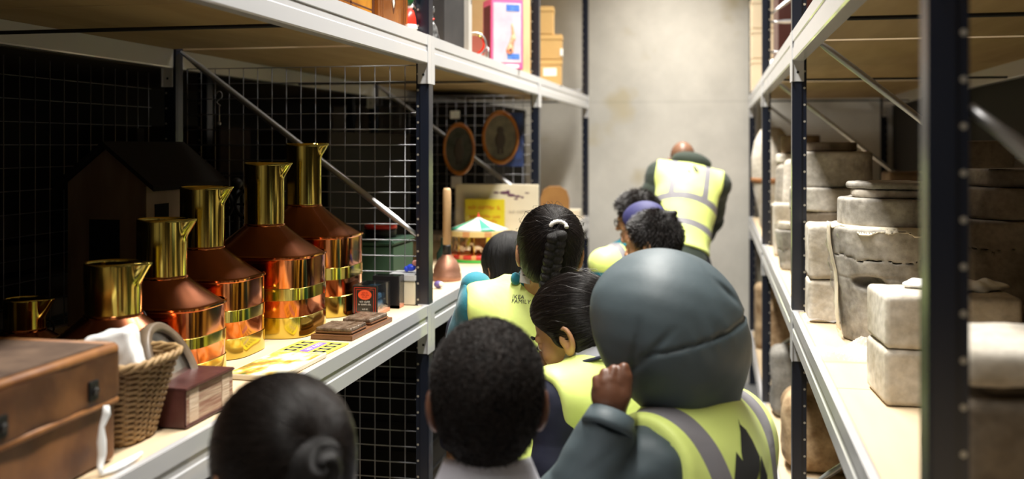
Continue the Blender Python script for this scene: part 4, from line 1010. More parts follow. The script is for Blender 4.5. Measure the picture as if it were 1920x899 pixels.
# ---- stones on the bottom right shelf
def lump(px, py, D, rx, ry, rz, label, m, seed=1, z=BH, h=.009, ex=None):
    c = P(px, py, D); t = thing('wrapped_stone', label, 'stone', (c.x, c.y, z), 0)
    f = lambda p: sd_box(p, (0, 0, rz), (rx, ry, rz), min(rx, rz)*.55)+.010*wob(p, 16, seed)+.004*wob(p, 55, seed)
    sdf_obj('stone', f, (-rx-.04, -ry-.04, -.02), (rx+.04, ry+.04, 2*rz+.04), h, m, t)
lump(1545, 850, 3.95, .165, .15, .155, 'large tan rough stone on the bottom right shelf behind the middle post', STB, 1)
lump(1478, 770, 4.72, .08, .10, .16, 'grey-green worn stone block left of the middle post', STG, 2)
lump(1475, 640, 5.5, .13, .13, .22, 'tall furry tan stone in the far part of the bottom shelf', STB, 3)
lump(1560, 899, 3.3, .11, .12, .065, 'low flat grey stone on the bottom shelf near the beam', STG, 5)
lump(1600, 899, 2.8, .12, .1, .05, 'small tan stone at the lower edge of the picture', STB, 6)
lump(1436, 640, 6.3, .07, .1, .2, 'upright tan stone by the concrete wall', STB, 8)
# ---- top right shelf
cr = mat('cream_carton', (.74, .62, .44), .6, col2=(.66, .54, .38), scale=5)
for i, (z, h) in enumerate(((0, .21), (.211, .19), (.402, .19))):
    c = P(1418, 165, 6.45); t = thing('cream_box', ['bottom cream carton with red print at the wall end of the top right shelf', 'second cream carton from the bottom, by the concrete wall', 'topmost cream carton, cut off by the frame top'][i], 'carton', (c.x+.05, c.y, TH+z), R(0), 'cream cartons by the concrete wall')
    MB().box((-.085, -.12, 0), (.1, .12, h), .006).build('carton', cr, t, auto=30); MB().box((-.088, -.123, h-.03), (.103, .123, h-.001), .004).build('lid', cr, t, auto=30)
    if i == 0:
        text_on('red_print', 'S', .05, (.0, -.1206, .125), (1, 0, 0), (0, 0, 1), M['red'], t); MB().lathe([(.016, -.0004), (.016, .0004)], 20).build('red_dot', M['red'], t, xf=Matrix.Translation((.03, -.1206, .06)) @ Matrix.Rotation(PI/2, 4, 'X'))
t = thing('maroon_cabinet', 'dark maroon cabinet on the top right shelf beside the posts', 'cabinet', (.45, 5.45, TH))
MB().box((-.14, -.2, 0), (.25, .25, .6), .004).build('cabinet', mat('maroon_paint', (.06, .015, .012), .4), t)
t = thing('white_pot', 'small white pot on the edge of the top right shelf', 'pot', (.268, 4.72, TH))
MB().lathe([(.02, 0), (.028, .02), (.026, .05), (.02, .055)], 20).build('pot', M['whitegloss'], t)
for (x, y, w, l, hh, lb) in ((.62, 3.9, .3, .5, .35, 'large dark carton on the top right shelf in the middle bay'), (.62, 2.2, .3, .6, .4, 'large dark carton above the plaster moulds'), (-1.35, 5.9, .25, .5, .3, 'large carton deep on the top left shelf'), (-1.4, 2.0, .28, .6, .4, 'large carton deep on the top left shelf behind the chests')):
    pass

# ================================================================ people
def skin(name, c, c2=None): return mat(name, c, .42, col2=c2 or tuple(x*.85 for x in c), scale=18, bump=.12, bscale=220, dist=.0006, sss=.12)
SK_TAN = skin('tan_skin', (.52, .27, .14)); SK_BROWN = skin('brown_skin', (.36, .17, .085)); SK_DARK = skin('dark_skin', (.15, .062, .034)); SK_WARM = skin('warm_skin', (.45, .22, .12))
def hair_mat(name, c1, c2, k=26, kp=1.2, rough=.36, bump=.9, dist=.004, spec=.5):
    m, nt, b = nodes(name); at = N(nt, 'ShaderNodeAttribute'); at.attribute_name = 'flow'
    mp = N(nt, 'ShaderNodeMapping'); mp.inputs['Scale'].default_value = (k, k, kp); nt.links.new(at.outputs['Vector'], mp.inputs[0])
    nz = N(nt, 'ShaderNodeTexNoise', i_Scale=1.0, i_Detail=6, i_Roughness=.7); nt.links.new(mp.outputs[0], nz.inputs['Vector'])
    r = ramp(nt, nz.outputs['Fac'], [(.38, c1), (.68, c2)]); nt.links.new(r.outputs[0], b.inputs['Base Color'])
    b.inputs['Roughness'].default_value = rough; b.inputs['Specular IOR Level'].default_value = spec
    bp = N(nt, 'ShaderNodeBump', i_Strength=bump, i_Distance=dist); nt.links.new(nz.outputs['Fac'], bp.inputs['Height']); nt.links.new(bp.outputs[0], b.inputs['Normal'])
    return m
H_BLACK = hair_mat('black_hair', (.004, .0035, .0035), (.014, .012, .011), rough=.42, spec=.35); H_BROWN = hair_mat('dark_brown_hair', (.005, .004, .0035), (.020, .015, .013), rough=.42, spec=.4)
H_AFRO = mat('short_curly_hair', (.004, .003, .0025), .8, col2=(.014, .009, .007), scale=75, bump=1.0, bscale=150, dist=.006, detail=3, spec=.3)
def vest_mat(name, stripes):
    """stripes: list of ('x', centre, half) on |x|, or ('z', centre, half, slope)"""
    m, nt, b = nodes(name); at = N(nt, 'ShaderNodeAttribute'); at.attribute_name = 'body'
    sp = N(nt, 'ShaderNodeSeparateXYZ'); nt.links.new(at.outputs['Vector'], sp.inputs[0])
    def M2(op, a, v=None):
        n = N(nt, 'ShaderNodeMath', operation=op)
        nt.links.new(a, n.inputs[0])
        if v is not None:
            if isinstance(v, (int, float)): n.inputs[1].default_value = v
            else: nt.links.new(v, n.inputs[1])
        return n.outputs[0]
    tot = None
    for s in stripes:
        a = M2('ABSOLUTE', sp.outputs[0]) if s[0] == 'x' else sp.outputs[2]
        if s[0] == 'z' and len(s) > 3: a = M2('ADD', a, M2('MULTIPLY', M2('POWER', M2('ABSOLUTE', sp.outputs[0]), 2.0), s[3]))
        if s[0] == 'x' and len(s) > 4: a = M2('SUBTRACT', a, M2('MULTIPLY', sp.outputs[2], s[4]))
        v = M2('LESS_THAN', M2('ABSOLUTE', M2('SUBTRACT', a, s[1])), s[2])
        if s[0] == 'x' and len(s) > 3: v = M2('MULTIPLY', v, M2('GREATER_THAN', sp.outputs[2], s[3]))
        tot = v if tot is None else M2('MAXIMUM', tot, v)
    mx = N(nt, 'ShaderNodeMixRGB'); mx.inputs[1].default_value = (.84, .98, .27, 1); mx.inputs[2].default_value = (.25, .24, .26, 1)
    if tot is not None: nt.links.new(tot, mx.inputs[0])
    else: mx.inputs[0].default_value = 0
    nt.links.new(mx.outputs[0], b.inputs['Base Color']); b.inputs['Roughness'].default_value = .55; b.inputs['Sheen Weight'].default_value = .15
    tc = N(nt, 'ShaderNodeTexCoord'); nz = N(nt, 'ShaderNodeTexNoise', i_Scale=9, i_Detail=3, i_Distortion=.8); nt.links.new(tc.outputs['Object'], nz.inputs['Vector'])
    bp = N(nt, 'ShaderNodeBump', i_Strength=.35, i_Distance=.012); nt.links.new(nz.outputs['Fac'], bp.inputs['Height']); nt.links.new(bp.outputs[0], b.inputs['Normal'])
    return m
V_PLAIN = vest_mat('hivis_plain', []); V_STRIPE = vest_mat('hivis_striped', [('x', .088, .017, -.22), ('z', -.20, .019, .9), ('z', -.34, .019, .9)])
V_HOOD = vest_mat('hivis_shoulder_stripe', [('x', .128, .026, -9.0, .20)]); V_KID = vest_mat('hivis_kid', [('x', .09, .02), ('z', -.2, .02)])
CL_TEAL = mat('teal_jumper', (.008, .20, .27), .8, col2=(.006, .15, .21), scale=8, bump=.3, bscale=160, sheen=.2)
CL_NAVY = mat('navy_cloth', (.012, .014, .035), .8, bump=.3, bscale=60, scale=8); CL_WHITE = mat('white_shirt', (.62, .62, .68), .7, bump=.2, scale=10)
CL_GREEN = mat('dark_green_hoodie', (.022, .032, .022), .9, bump=.3, bscale=80, scale=9, sheen=.1); CL_TROUS = mat('black_trousers', (.010, .010, .014), .85)
CL_PUFF = mat('slate_puffer_nylon', (.068, .092, .104), .55, bump=.22, bscale=16, scale=6, dist=.008, rvar=.05, spec=.4); SHOE = mat('black_shoe', (.012, .012, .012), .5)
CL_GREY = mat('grey_collar', (.45, .45, .50), .8)

def head_sdf(q):
    d = sd_ell(q, (0, -.014, .035), (.0735, .095, .080))
    d = smin(d, sd_ell(q, (0, .026, -.030), (.056, .062, .082)), .035)
    d = smin(d, sd_ell(q, (0, .048, -.088), (.034, .034, .026)), .03)
    for s in (-1, 1):
        d = smin(d, sd_ell(q, (s*.041, .056, -.030), (.020, .022, .022)), .02)
        d = smax(d, -sd_ell(q, (s*.031, .101, -.002), (.019, .019, .013)), .012)
        d = smin(d, sd_ell(q, (s*.030, .0735, -.003), (.0135, .0125, .0115)), .003)
        d = smin(d, sd_cap(q, (s*.012, .090, .016), (s*.044, .074, .017), .007, .006), .012)
    d = smin(d, sd_cap(q, (0, .088, .004), (0, .108, -.034), .0065, .0105), .012)
    for s in (-1, 1): d = smin(d, sd_ell(q, (s*.012, .099, -.038), (.0085, .010, .0075)), .006)
    d = smin(d, sd_ell(q, (0, .088, -.062), (.024, .012, .0065)), .006); d = smin(d, sd_ell(q, (0, .086, -.073), (.020, .012, .0075)), .005)
    d = smin(d, sd_ell(q, (0, .075, -.098), (.018, .016, .014)), .014)
    for s in (-1, 1):
        er = rot3(s*.42, 0, s*-.05) if s < 0 else rot3(.42*-1*-1, 0, -.05)
        er = rot3(s*.40, .12, s*.06)
        e = sd_ell(q, (s*.083, -.012, -.010), (.0095, .019, .032), er)
        e = smin(e, sd_ell(q, (s*.079, -.004, -.034), (.007, .010, .012)), .008)
        e = smax(e, -sd_ell(q, (s*.0925, -.010, -.006), (.0095, .0125, .0215), er), .003)
        e = smin(e, sd_ell(q, (s*.082, -.002, -.010), (.006, .010, .016)), .004)
        d = smin(d, e, .005)
    return d
def skull(q): 
    d = sd_ell(q, (0, -.014, .035), (.0735, .095, .080)); return smin(d, sd_ell(q, (0, .0, -.03), (.060, .080, .070)), .04)

class Fig: pass
def person(label, head, Nb, s=.93, b=.8, hyaw=12, hpitch=0, hroll=0, byaw=12, lean=5, broll=0, sk=SK_TAN, top=CL_NAVY, topr=.014, vest=None, h=.005,
           arms=None, puff=False, hand=None, collar=None, vcut=.05, yoke=0, hem=.09, group=None):
    g = Fig(); g.Hc = np.array(P(*head)); g.Rh = rot3(R(hyaw), R(hpitch), R(hroll)); g.s = s; g.b = b
    g.Nb = np.array(P(*Nb)); g.Rb = rot3(R(byaw), R(-lean), R(broll)); Rr, F, U = g.Rb.T
    Nb = g.Nb; g.sh = {k: Nb-U*.050*b+k*Rr*.155*b for k in (-1, 1)}; C = Nb-U*.17*b-F*.005; W = Nb-U*.36*b; Pv = Nb-U*.52*b
    Fh = rot3(R(byaw))[:, 1]; Rt = rot3(R(byaw))[:, 0]; Z = _a((0, 0, 1))
    g.root = _a((Pv[0]+F[0]*0, Pv[1], 0)); t = thing('person', label, 'person', tuple(g.root), 0, group); g.t = t
    arms = arms or {}; A = {}
    for k in (-1, 1):
        S = g.sh[k]
        if k in arms: el, wr = [np.array(v) for v in arms[k]]
        else: el = S-Z*.255*b+k*Rr*.045*b-Fh*.02; wr = el-Z*.22*b+Fh*.06+k*Rr*.0
        A[k] = (S, el, wr)
    hip = {k: Pv+k*Rt*.085*b-Z*.03*b for k in (-1, 1)}; ank = {k: _a((hip[k][0], hip[k][1], .075))-Fh*.01+k*Rt*.01 for k in (-1, 1)}
    knee = {k: (hip[k]+ank[k])/2+Fh*.02 for k in (-1, 1)}
    neckTop = g.Hc+g.Rh @ _a((0, -.020, -.055))*s
    def torso(p, e):
        d = sd_ell(p, C, _a((.152, .103, .185))*b+e, g.Rb); d = smin(d, sd_ell(p, W, _a((.135, .10, .17))*b+e, g.Rb), .05)
        d = smin(d, sd_ell(p, Pv, _a((.152, .12, .12))*b+e, g.Rb), .05); d = smin(d, sd_cap(p, g.sh[-1], g.sh[1], .058*b+e), .05)
        return smin(d, sd_cap(p, Nb+U*.02*b, C, .045*b+e*.7, .08*b+e*.7), .05)
    def arm(p, k, e, w=0):
        S, el, wr = A[k]; d = smin(sd_cap(p, S, el, .047*b+e, .037*b+e), sd_cap(p, el, wr, .037*b+e, .026*b+e*(.55 if w > .008 else 1)), .02)
        if w:
            tt = np.clip(((p-S) @ (el-S))/((el-S) @ (el-S)), 0, 1)*2.2+np.clip(((p-el) @ (wr-el))/((wr-el) @ (wr-el)), 0, 1)*2.6
            d = d-.006*np.abs(np.sin(tt*PI))
        return d
    def leg(p, k, e): return smin(sd_cap(p, hip[k], knee[k], .078*b+e, .052*b+e), sd_cap(p, knee[k], ank[k], .050*b+e, .035*b+e*1.6), .03)
    def hands(p, k):
        S, el, wr = A[k]
        if hand and k in hand: return hand[k](p)
        dr = (wr-el)/np.linalg.norm(wr-el); sd = np.cross(dr, Fh*k); sd /= max(np.linalg.norm(sd), 1e-6); pf = np.cross(sd, dr)
        kk = b*1.05; pal = wr+dr*.042*kk; rot = np.stack([pf, sd, dr], 1)
        d = sd_ell(p, pal, _a((.036, .014, .046))*kk, rot)
        for i, ln in enumerate((.062, .070, .066, .052)):
            a = pal+dr*.030*kk+pf*(.026-.0175*i)*kk; m = a+dr*ln*.5*kk+sd*.006*k; e = m+dr*ln*.42*kk+sd*.016*k
            d = smin(d, np.minimum(sd_cap(p, a, m, .0085*kk, .0078*kk), sd_cap(p, m, e, .0078*kk, .0068*kk)), .006)
        a = pal+pf*.026*kk-dr*.02*kk; m = a+pf*.022*kk+dr*.022*kk; e = m+dr*.026*kk+pf*.004*kk
        return smin(d, np.minimum(sd_cap(p, a, m, .0105*kk, .009*kk), sd_cap(p, m, e, .009*kk, .0075*kk)), .008)
    def near(p, c, r, fn, d):
        dist = np.linalg.norm(p-c, axis=1)-r; m = dist < .03; out = np.where(m, 9., dist+.02)
        if m.any(): out[m] = fn(p[m])
        return out
    def bodyf(p):
        d = torso(p, 0)
        d = smin(d, sd_cap(p, Nb-U*.01, neckTop, .047*b/.85, .044*b/.85), .03)
        for k in (-1, 1):
            d = smin(d, arm(p, k, 0), .02); d = smin(d, leg(p, k, 0), .03)
            d = smin(d, near(p, A[k][2]+(A[k][2]-A[k][1])*.2, .12, lambda q: hands(q, k), d), .012)
            d = smin(d, sd_ell(p, ank[k]+Fh*.05-Z*.045, _a((.035, .10, .030)), rot3(R(byaw))), .02)
        d = smin(d, near(p, g.Hc, .17*s, lambda q: head_sdf(((q-g.Hc) @ g.Rh)/s)*s, d), .02)
        return d
    pts = np.array([g.Hc, Nb, Pv]+[x for k in (-1, 1) for x in (*A[k], hip[k], knee[k], ank[k])]); lo = pts.min(0)-.20; hi = pts.max(0)+.20; lo[2] = -.01; 
    hi[2] = max(g.Hc[2]+.15*s, pts[:, 2].max()+.12)
    g.body = sdf_obj('body', bodyf, lo, hi, h, sk, t, g.root)
    for k in (-1, 1):
        c = g.Hc+g.Rh @ _a((k*.030, .0765, -.003))*s
        MB().ball(tuple(c-g.root), .0115*s, (1, 1, 1), 16, 12).build('eye', M['white'], t) if h < .0055 else None
        c = g.Hc+g.Rh @ _a((k*.031, .0875, -.003))*s
        MB().ball(tuple(c-g.root), .0048*s, (1, 1, 1), 12, 8).build('iris', M['blackm'], t) if h < .0055 else None
        c1 = g.Hc+g.Rh @ _a((k*.012, .099, .020))*s; c2 = g.Hc+g.Rh @ _a((k*.030, .093, .026))*s; c3 = g.Hc+g.Rh @ _a((k*.048, .078, .020))*s
        MB().tube([tuple(c1-g.root), tuple(c2-g.root), tuple(c3-g.root)], .003, 6).build('eyebrow', M['blackm'], t) if h < .0055 else None
    # clothes
    def topf(p):
        d = torso(p, topr)
        for k in (-1, 1): d = smin(d, arm(p, k, topr+(.008 if puff else 0), .010 if puff else .004), .03)
        d = smin(d, sd_cap(p, Nb-U*.02, Nb+(neckTop-Nb)*(.30), .052*b/.85+topr*.6, .050*b/.85+topr*.4), .02)
        d = np.maximum(d, -(p-Pv) @ U-.10*b)
        for k in (-1, 1):
            S, el, wr = A[k]; dr = (wr-el)/np.linalg.norm(wr-el); d = np.maximum(d, np.where((p-wr) @ (p[0]*0+dr) > .0, np.where(np.linalg.norm(p-wr, axis=1) < .13, (p-wr) @ dr, -9), -9))
        if vest is not None or puff: d = d+.0035*wob(p, 22, 2)+.002*wob(p, 60, 5)
        return d
    lo2 = lo.copy(); lo2[2] = Pv[2]-.2; 
    for k in (-1, 1): lo2[2] = min(lo2[2], A[k][2][2]-.06)
    hi2 = hi.copy(); hi2[2] = max(Nb[2]+.13, pts[3:, 2].max()+.08)
    g.top = sdf_obj('jacket' if puff else 'top', topf, lo2, hi2, max(h, .006), top, t, g.root)
    def trf(p):
        d = sd_ell(p, Pv, _a((.152, .12, .13))*b+.012, g.Rb)
        for k in (-1, 1): d = smin(d, leg(p, k, .014), .03)
        return np.maximum(d, (p-Pv) @ U-.06)
    lo3 = lo.copy(); hi3 = hi.copy(); hi3[2] = Pv[2]+.25; lo3[2] = .01
    sdf_obj('trousers', trf, lo3, hi3, .010, CL_TROUS, t, g.root)
    for k in (-1, 1):
        c = ank[k]+Fh*.045; f = lambda p: np.maximum(smin(sd_ell(p, c-Z*.035, _a((.045, .125, .045)), rot3(R(byaw))), sd_cap(p, ank[k], ank[k]-Z*.03, .045, .05), .02), .006-p[:, 2])
        sdf_obj('shoe', f, (c[0]-.16, c[1]-.16, -.01), (c[0]+.16, c[1]+.16, .12), .009, SHOE, t, g.root)
    if vest is not None:
        ev = topr+.012+(.010 if puff else 0)
        def vf(p):
            d = torso(p, ev)
            if yoke: d = smin(d, sd_cap(p, Nb-F*.065*b-U*.05, Nb-F*.05*b+U*yoke, .062*b, .050*b), .05)
            for k in (-1, 1):
                S = g.sh[k]
                if vcut < .1: d = smax(d, -sd_cap(p, S+k*Rr*(.075*b)+U*.0, S+k*Rr*.055*b-U*.13*b, .062*b+(.012 if puff else 0)), .012)
                d = smax(d, (p-S) @ (k*Rr)-vcut*b, .01)
            d = smax(d, -sd_cap(p, Nb+U*.0+F*.0, Nb+U*.12+F*.01, (.070 if not puff else .084)*b, .085*b), .008)
            d = smax(d, -sd_ell(p, Nb+F*.09*b-U*.02*b, _a((.05, .07, .10))*b, g.Rb), .01)
            d = np.maximum(d, -((p-Pv) @ U)-hem*b)
            return d+.0045*wob(p, 15, 4)+.0018*wob(p, 42, 1)
        lo4 = lo.copy(); lo4[2] = Pv[2]-.2; hi4 = hi.copy(); hi4[2] = Nb[2]+.13
        g.vest = sdf_obj('vest', vf, lo4, hi4, max(h, .0055), vest, t, g.root, attrs={'body': lambda V: ((V-Nb) @ g.Rb)/b})
    if collar is not None:
        nd = (neckTop-Nb)/np.linalg.norm(neckTop-Nb)*.5+U*.5
        def cb(u, v):
            a = 2*PI*u; rad_ = (.088-.022*v)*b/.8*.9; hh = .012+.050*v*(1-.25*math.sin(a)) - .02*max(0, math.sin(a))
            c = Nb+nd*hh+Rr*rad_*math.cos(a)+F*(rad_*math.sin(a)+.004); return Vector(c-g.root)
        o = MB().grid(cb, 40, 5).build('collar', collar, t); md = o.modifiers.new('t', 'SOLIDIFY'); md.thickness = .005; md.offset = 1
    g.A = A; g.neckTop = neckTop
    return g
def flow(g, tie):
    tv = _a(tie)/np.linalg.norm(tie); e1 = np.cross(tv, (1, 0, .01)); e1 /= np.linalg.norm(e1); e2 = np.cross(tv, e1)
    def f(V):
        q = ((V-g.Hc) @ g.Rh)/g.s-_a((0, -.014, .03)); q = q/np.linalg.norm(q, axis=1)[:, None]
        az = np.arctan2(q @ e2, q @ e1); po = np.arccos(np.clip(q @ tv, -1, 1)); return np.stack([np.cos(az), np.sin(az), po], 1)
    return f
def hair(g, m, th=.013, tie=(0, -1, .1), extra=None, line=.0, nape=-.085, h=.0035, ears=True, amp=.0022, fr=22, top=0, wobble=.0, rng=.16, front=.03, slope=.55, name='hair'):
    Hc, Rh, s = g.Hc, g.Rh, g.s; fl = flow(g, tie)
    def f(p):
        q = ((p-Hc) @ Rh)/s; d = skull(q)-th-top*np.clip(q[:, 2]/.1, 0, 1)
        if amp:
            F = fl(p); n = wob(F*_a((1, 1, .25)), fr, 3, 8); d = d-amp*n
        if wobble: d = d-wobble*wob(q, 55, 2)
        y, z = q[:, 1], q[:, 2]
        d = smax(d, y-(front+slope*z)+.004*np.sin(z*90), .008)
        zm = -.025-(-nape-.025)*np.clip((.02-y)/.07, 0, 1); d = smax(d, zm-z, .008)
        if ears:
            for k in (-1, 1): d = smax(d, -sd_ell(q, (k*.092, -.006, -.014), (.034, .020, .034)), .008)
        if extra is not None: d = extra(q, d)
        return d*s
    lo = Hc-rng*s; hi = Hc+rng*s; lo[2] -= max(0, rng-.16)*1.0
    return sdf_obj(name, f, lo, hi, h, m, g.t, g.root, attrs={'flow': fl})
def strands(g, tie, n, m, th=.013, seg=9, r=.00055, front=.026, slope=.58, nape=-.075, seed=1, ears=True, stub=None, curl=.7, comb=None, wave=.004, lift=.002, name='hair_strands'):
    rs = np.random.RandomState(seed); tv = _a(tie)/np.linalg.norm(tie); c0 = _a((0, -.014, .030))
    v = rs.normal(size=(n*4, 3)); v /= np.linalg.norm(v, axis=1)[:, None]
    def rad(d):
        lo_ = np.full(len(d), .03); hi_ = np.full(len(d), .2)
        for _ in range(14):
            mid = (lo_+hi_)/2; s_ = skull(c0+d*mid[:, None])-th < 0; lo_ = np.where(s_, mid, lo_); hi_ = np.where(s_, hi_, mid)
        return lo_
    q = c0+v*rad(v)[:, None]; y, z = q[:, 1], q[:, 2]; ok = (y < front+slope*z) & (z > -.025-(-nape-.025)*np.clip((.02-y)/.07, 0, 1))
    if ears:
        for k in (-1, 1): ok &= sd_ell(q, (k*.092, -.006, -.014), (.034, .020, .034)) > 0
    v = v[ok][:n]; n = len(v); pts = np.zeros((n, seg+1, 3))
    if stub is None:
        ang = np.arccos(np.clip(v @ tv, -1, 1)); perp = tv-v*(v @ tv)[:, None]; perp /= np.maximum(np.linalg.norm(perp, axis=1), 1e-5)[:, None]; side = np.cross(v, perp)
        e = np.minimum(1, rs.uniform(.35, 1.2, n)); ph = rs.rand(n)*6.28; wv = wave*rs.uniform(.3, 1, n); lf = rs.rand(n)**2*lift
        for k in range(seg+1):
            a = (ang*e*k/seg*.985)[:, None]; d = v*np.cos(a)+perp*np.sin(a)+side*(wv*6*np.sin(ph+2.2*k/seg*2))[:, None]*math.sin(PI*min(1, k/seg)); d /= np.linalg.norm(d, axis=1)[:, None]
            pts[:, k] = c0+d*(rad(d)+lf*math.sin(PI*k/seg)+.0008-.004*(k == 0))[:, None]
    else:
        dd = v+rs.normal(size=v.shape)*.5*min(1, curl*1.4)
        if comb is not None:
            cv = _a(comb)/np.linalg.norm(comb); tg = v*(v @ cv)[:, None]-cv; tg /= np.maximum(np.linalg.norm(tg, axis=1), .2)[:, None]; dd = v*.45+tg*1.0+rs.normal(size=v.shape)*.28
        dd /= np.linalg.norm(dd, axis=1)[:, None]; cur = c0+v*(rad(v)-.002)[:, None]
        for k in range(seg+1):
            pts[:, k] = cur; dd += rs.normal(size=v.shape)*curl; dd /= np.linalg.norm(dd, axis=1)[:, None]; cur = cur+dd*stub/seg
    W = g.Hc+(pts @ g.Rh.T)*g.s-g.root; T = np.gradient(W, axis=1); T /= np.maximum(np.linalg.norm(T, axis=2), 1e-9)[..., None]
    A = np.cross(T, _a((.31, .52, .79))); A /= np.maximum(np.linalg.norm(A, axis=2), 1e-9)[..., None]; B = np.cross(T, A)
    rr = (r*np.minimum(1, np.minimum(np.arange(seg+1), seg-np.arange(seg+1))/1.5+.25))[None, :, None]
    ring = np.stack([W+(A*math.cos(2*PI*i/3)+B*math.sin(2*PI*i/3))*rr for i in range(3)], 2); V = ring.reshape(-1, 3)
    s_, k_, i_ = np.meshgrid(np.arange(n), np.arange(seg), np.arange(3), indexing='ij'); ix = lambda a, b_, c: ((a*(seg+1)+b_)*3+c).ravel()
    F = np.stack([ix(s_, k_, i_), ix(s_, k_, (i_+1) % 3), ix(s_, k_+1, (i_+1) % 3), ix(s_, k_+1, i_)], 1)
    me = bpy.data.meshes.new(name); me.vertices.add(len(V)); me.vertices.foreach_set('co', V.ravel()); me.loops.add(F.size); me.loops.foreach_set('vertex_index', F.ravel().astype(np.int32))
    me.polygons.add(len(F)); me.polygons.foreach_set('loop_start', (np.arange(len(F))*4).astype(np.int32)); me.polygons.foreach_set('loop_total', np.full(len(F), 4, dtype=np.int32)); me.update(calc_edges=True)
    at = me.attributes.new('flow', 'FLOAT_VECTOR', 'POINT'); fv = np.repeat(rs.rand(n, 3)*9, (seg+1)*3, axis=0); at.data.foreach_set('vector', fv.astype(np.float32).ravel())
    o = link(name, me, g.t, m, smooth=True); o['kind'] = 'stuff'; return o
def strand_mat(name, c1, c2, rough=.36, spec=.32):
    m, nt, b = nodes(name); at = N(nt, 'ShaderNodeAttribute'); at.attribute_name = 'flow'; nz = N(nt, 'ShaderNodeTexNoise', i_Scale=2.0, i_Detail=2); nt.links.new(at.outputs['Vector'], nz.inputs['Vector'])
    r = ramp(nt, nz.outputs['Fac'], [(.35, c1), (.7, c2)]); nt.links.new(r.outputs[0], b.inputs['Base Color']); b.inputs['Roughness'].default_value = rough; b.inputs['Specular IOR Level'].default_value = spec; return m
HS_BLACK = strand_mat('black_hair_strand', (.004, .003, .003), (.02, .014, .012)); HS_BROWN = strand_mat('brown_hair_strand', (.006, .004, .003), (.022, .016, .014)); HS_AFRO = strand_mat('curl_strand', (.005, .0035, .003), (.022, .013, .010), .6, .3)
def wisps(g, n, tie, m, seed=1, r=.00045, where=None):
    rr = random.Random(seed); mb = MB(); fl = _a(tie)/np.linalg.norm(tie)
    for i in range(n):
        v = _a([rr.gauss(0, 1) for _ in range(3)]); v /= np.linalg.norm(v)
        if where and not where(v): continue
        pts = []; c = _a((0, -.014, .035)); side = np.cross(v, fl); side /= max(np.linalg.norm(side), 1e-3)
        L = rr.uniform(.02, .05); a0 = rr.uniform(-1, 1); tang = np.cross(side, v)
        for k in range(6):
            u = k/5; q = c+v*(_a((.0735, .095, .080))+.013)+v*(.004+.012*math.sin(u*PI)*rr.uniform(.6, 1.1))+tang*L*(u-.5)*2+side*.010*math.sin(u*3+a0*3)
            pts.append(tuple(g.Hc+g.Rh @ q*g.s-g.root))
        mb.tube(pts, r, 4, caps=False)
    mb.build('loose_strands', m, g.t, fix=False)
CAMP = Vector((0, 0, CAMZ))
def cast_px(bvh, px, py, off=.0012):
    d = (P(px, py, 1.0)-CAMP).normalized(); h = bvh.ray_cast(CAMP, d)
    return None if h[0] is None else h[0]+h[1]*off*(1 if h[1].dot(d) < 0 else -1)
def decal(name, polys, g, target, m, cuts=3, off=.0014):
    bvh = bvh_of(target); bm = bmesh.new()
    for poly in polys:
        fs = bm.faces.new([bm.verts.new((x, y, 0)) for x, y in poly])
    bmesh.ops.triangulate(bm, faces=bm.faces[:])
    for _ in range(cuts): bmesh.ops.subdivide_edges(bm, edges=[e for e in bm.edges if e.calc_length() > 5], cuts=1, use_grid_fill=True); bmesh.ops.triangulate(bm, faces=bm.faces[:])
    dead = []
    for v in bm.verts:
        h = cast_px(bvh, v.co.x, v.co.y, off)
        if h is None: dead.append(v)
        else: v.co = h-Vector(g.root)
    bmesh.ops.delete(bm, geom=dead, context='VERTS'); me = bpy.data.meshes.new(name); bm.to_mesh(me); bm.free(); return link(name, me, g.t, m)
def decal_text(name, txt, px, py, size, rotdeg, g, target, m, spacing=1.0, line=1.0, shear=0):
    me = text_mesh(txt, size, align='LEFT', spacing=spacing, line=line); bvh = bvh_of(target); ca, sa = math.cos(R(rotdeg)), math.sin(R(rotdeg)); ok = True
    bm = bmesh.new(); bm.from_mesh(me); dead = []
    for v in bm.verts:
        x, y = v.co.x+shear*v.co.y, -v.co.y; h = cast_px(bvh, px+x*ca-y*sa, py+x*sa+y*ca, .0016)
        if h is None: dead.append(v)
        else: v.co = h-Vector(g.root)
    bmesh.ops.delete(bm, geom=dead, context='VERTS'); bm.to_mesh(me); bm.free(); return link(name, me, g.t, m)

# --- man at the far end, bending forward
g = person('grown man in striped yellow vest over dark green hoodie, bending, back turned', (1280, 303, 5.98), (1293, 322, 5.78), s=.98, b=1.08, vcut=.025, hem=-.05, hyaw=10, hpitch=-35, byaw=10, lean=26, broll=11,  arms={-1: (P(1212, 380, 5.75), P(1215, 440, 6.1)), 1: (P(1338, 412, 6.05), P(1312, 465, 6.3))},
           sk=skin('mid_brown_skin', (.22, .11, .065)), top=CL_GREEN, topr=.015, vest=V_STRIPE, h=.0075)
Nb, U = g.Nb, g.Rb[:, 2]
def hoodroll(p):
    q = (p-g.Nb-U*.052) @ g.Rb; d = sd_ell(q, (0, -.035, -.005), (.115, .065, .055)); return smin(d, sd_cap(q, (-.07, .06, .045), (.07, .06, .045), .038), .06)+.004*wob(p, 30, 1)
sdf_obj('hood', hoodroll, g.Nb-.2, g.Nb+.2, .007, CL_GREEN, g.t, g.root)
decal('vest_mark', [[(1298, 311), (1303, 312), (1310, 322), (1309, 325), (1302, 321)], [(1289, 318), (1292, 319), (1294, 324), (1290, 322)]], g, g.vest, M['ink'], cuts=1, off=.004)
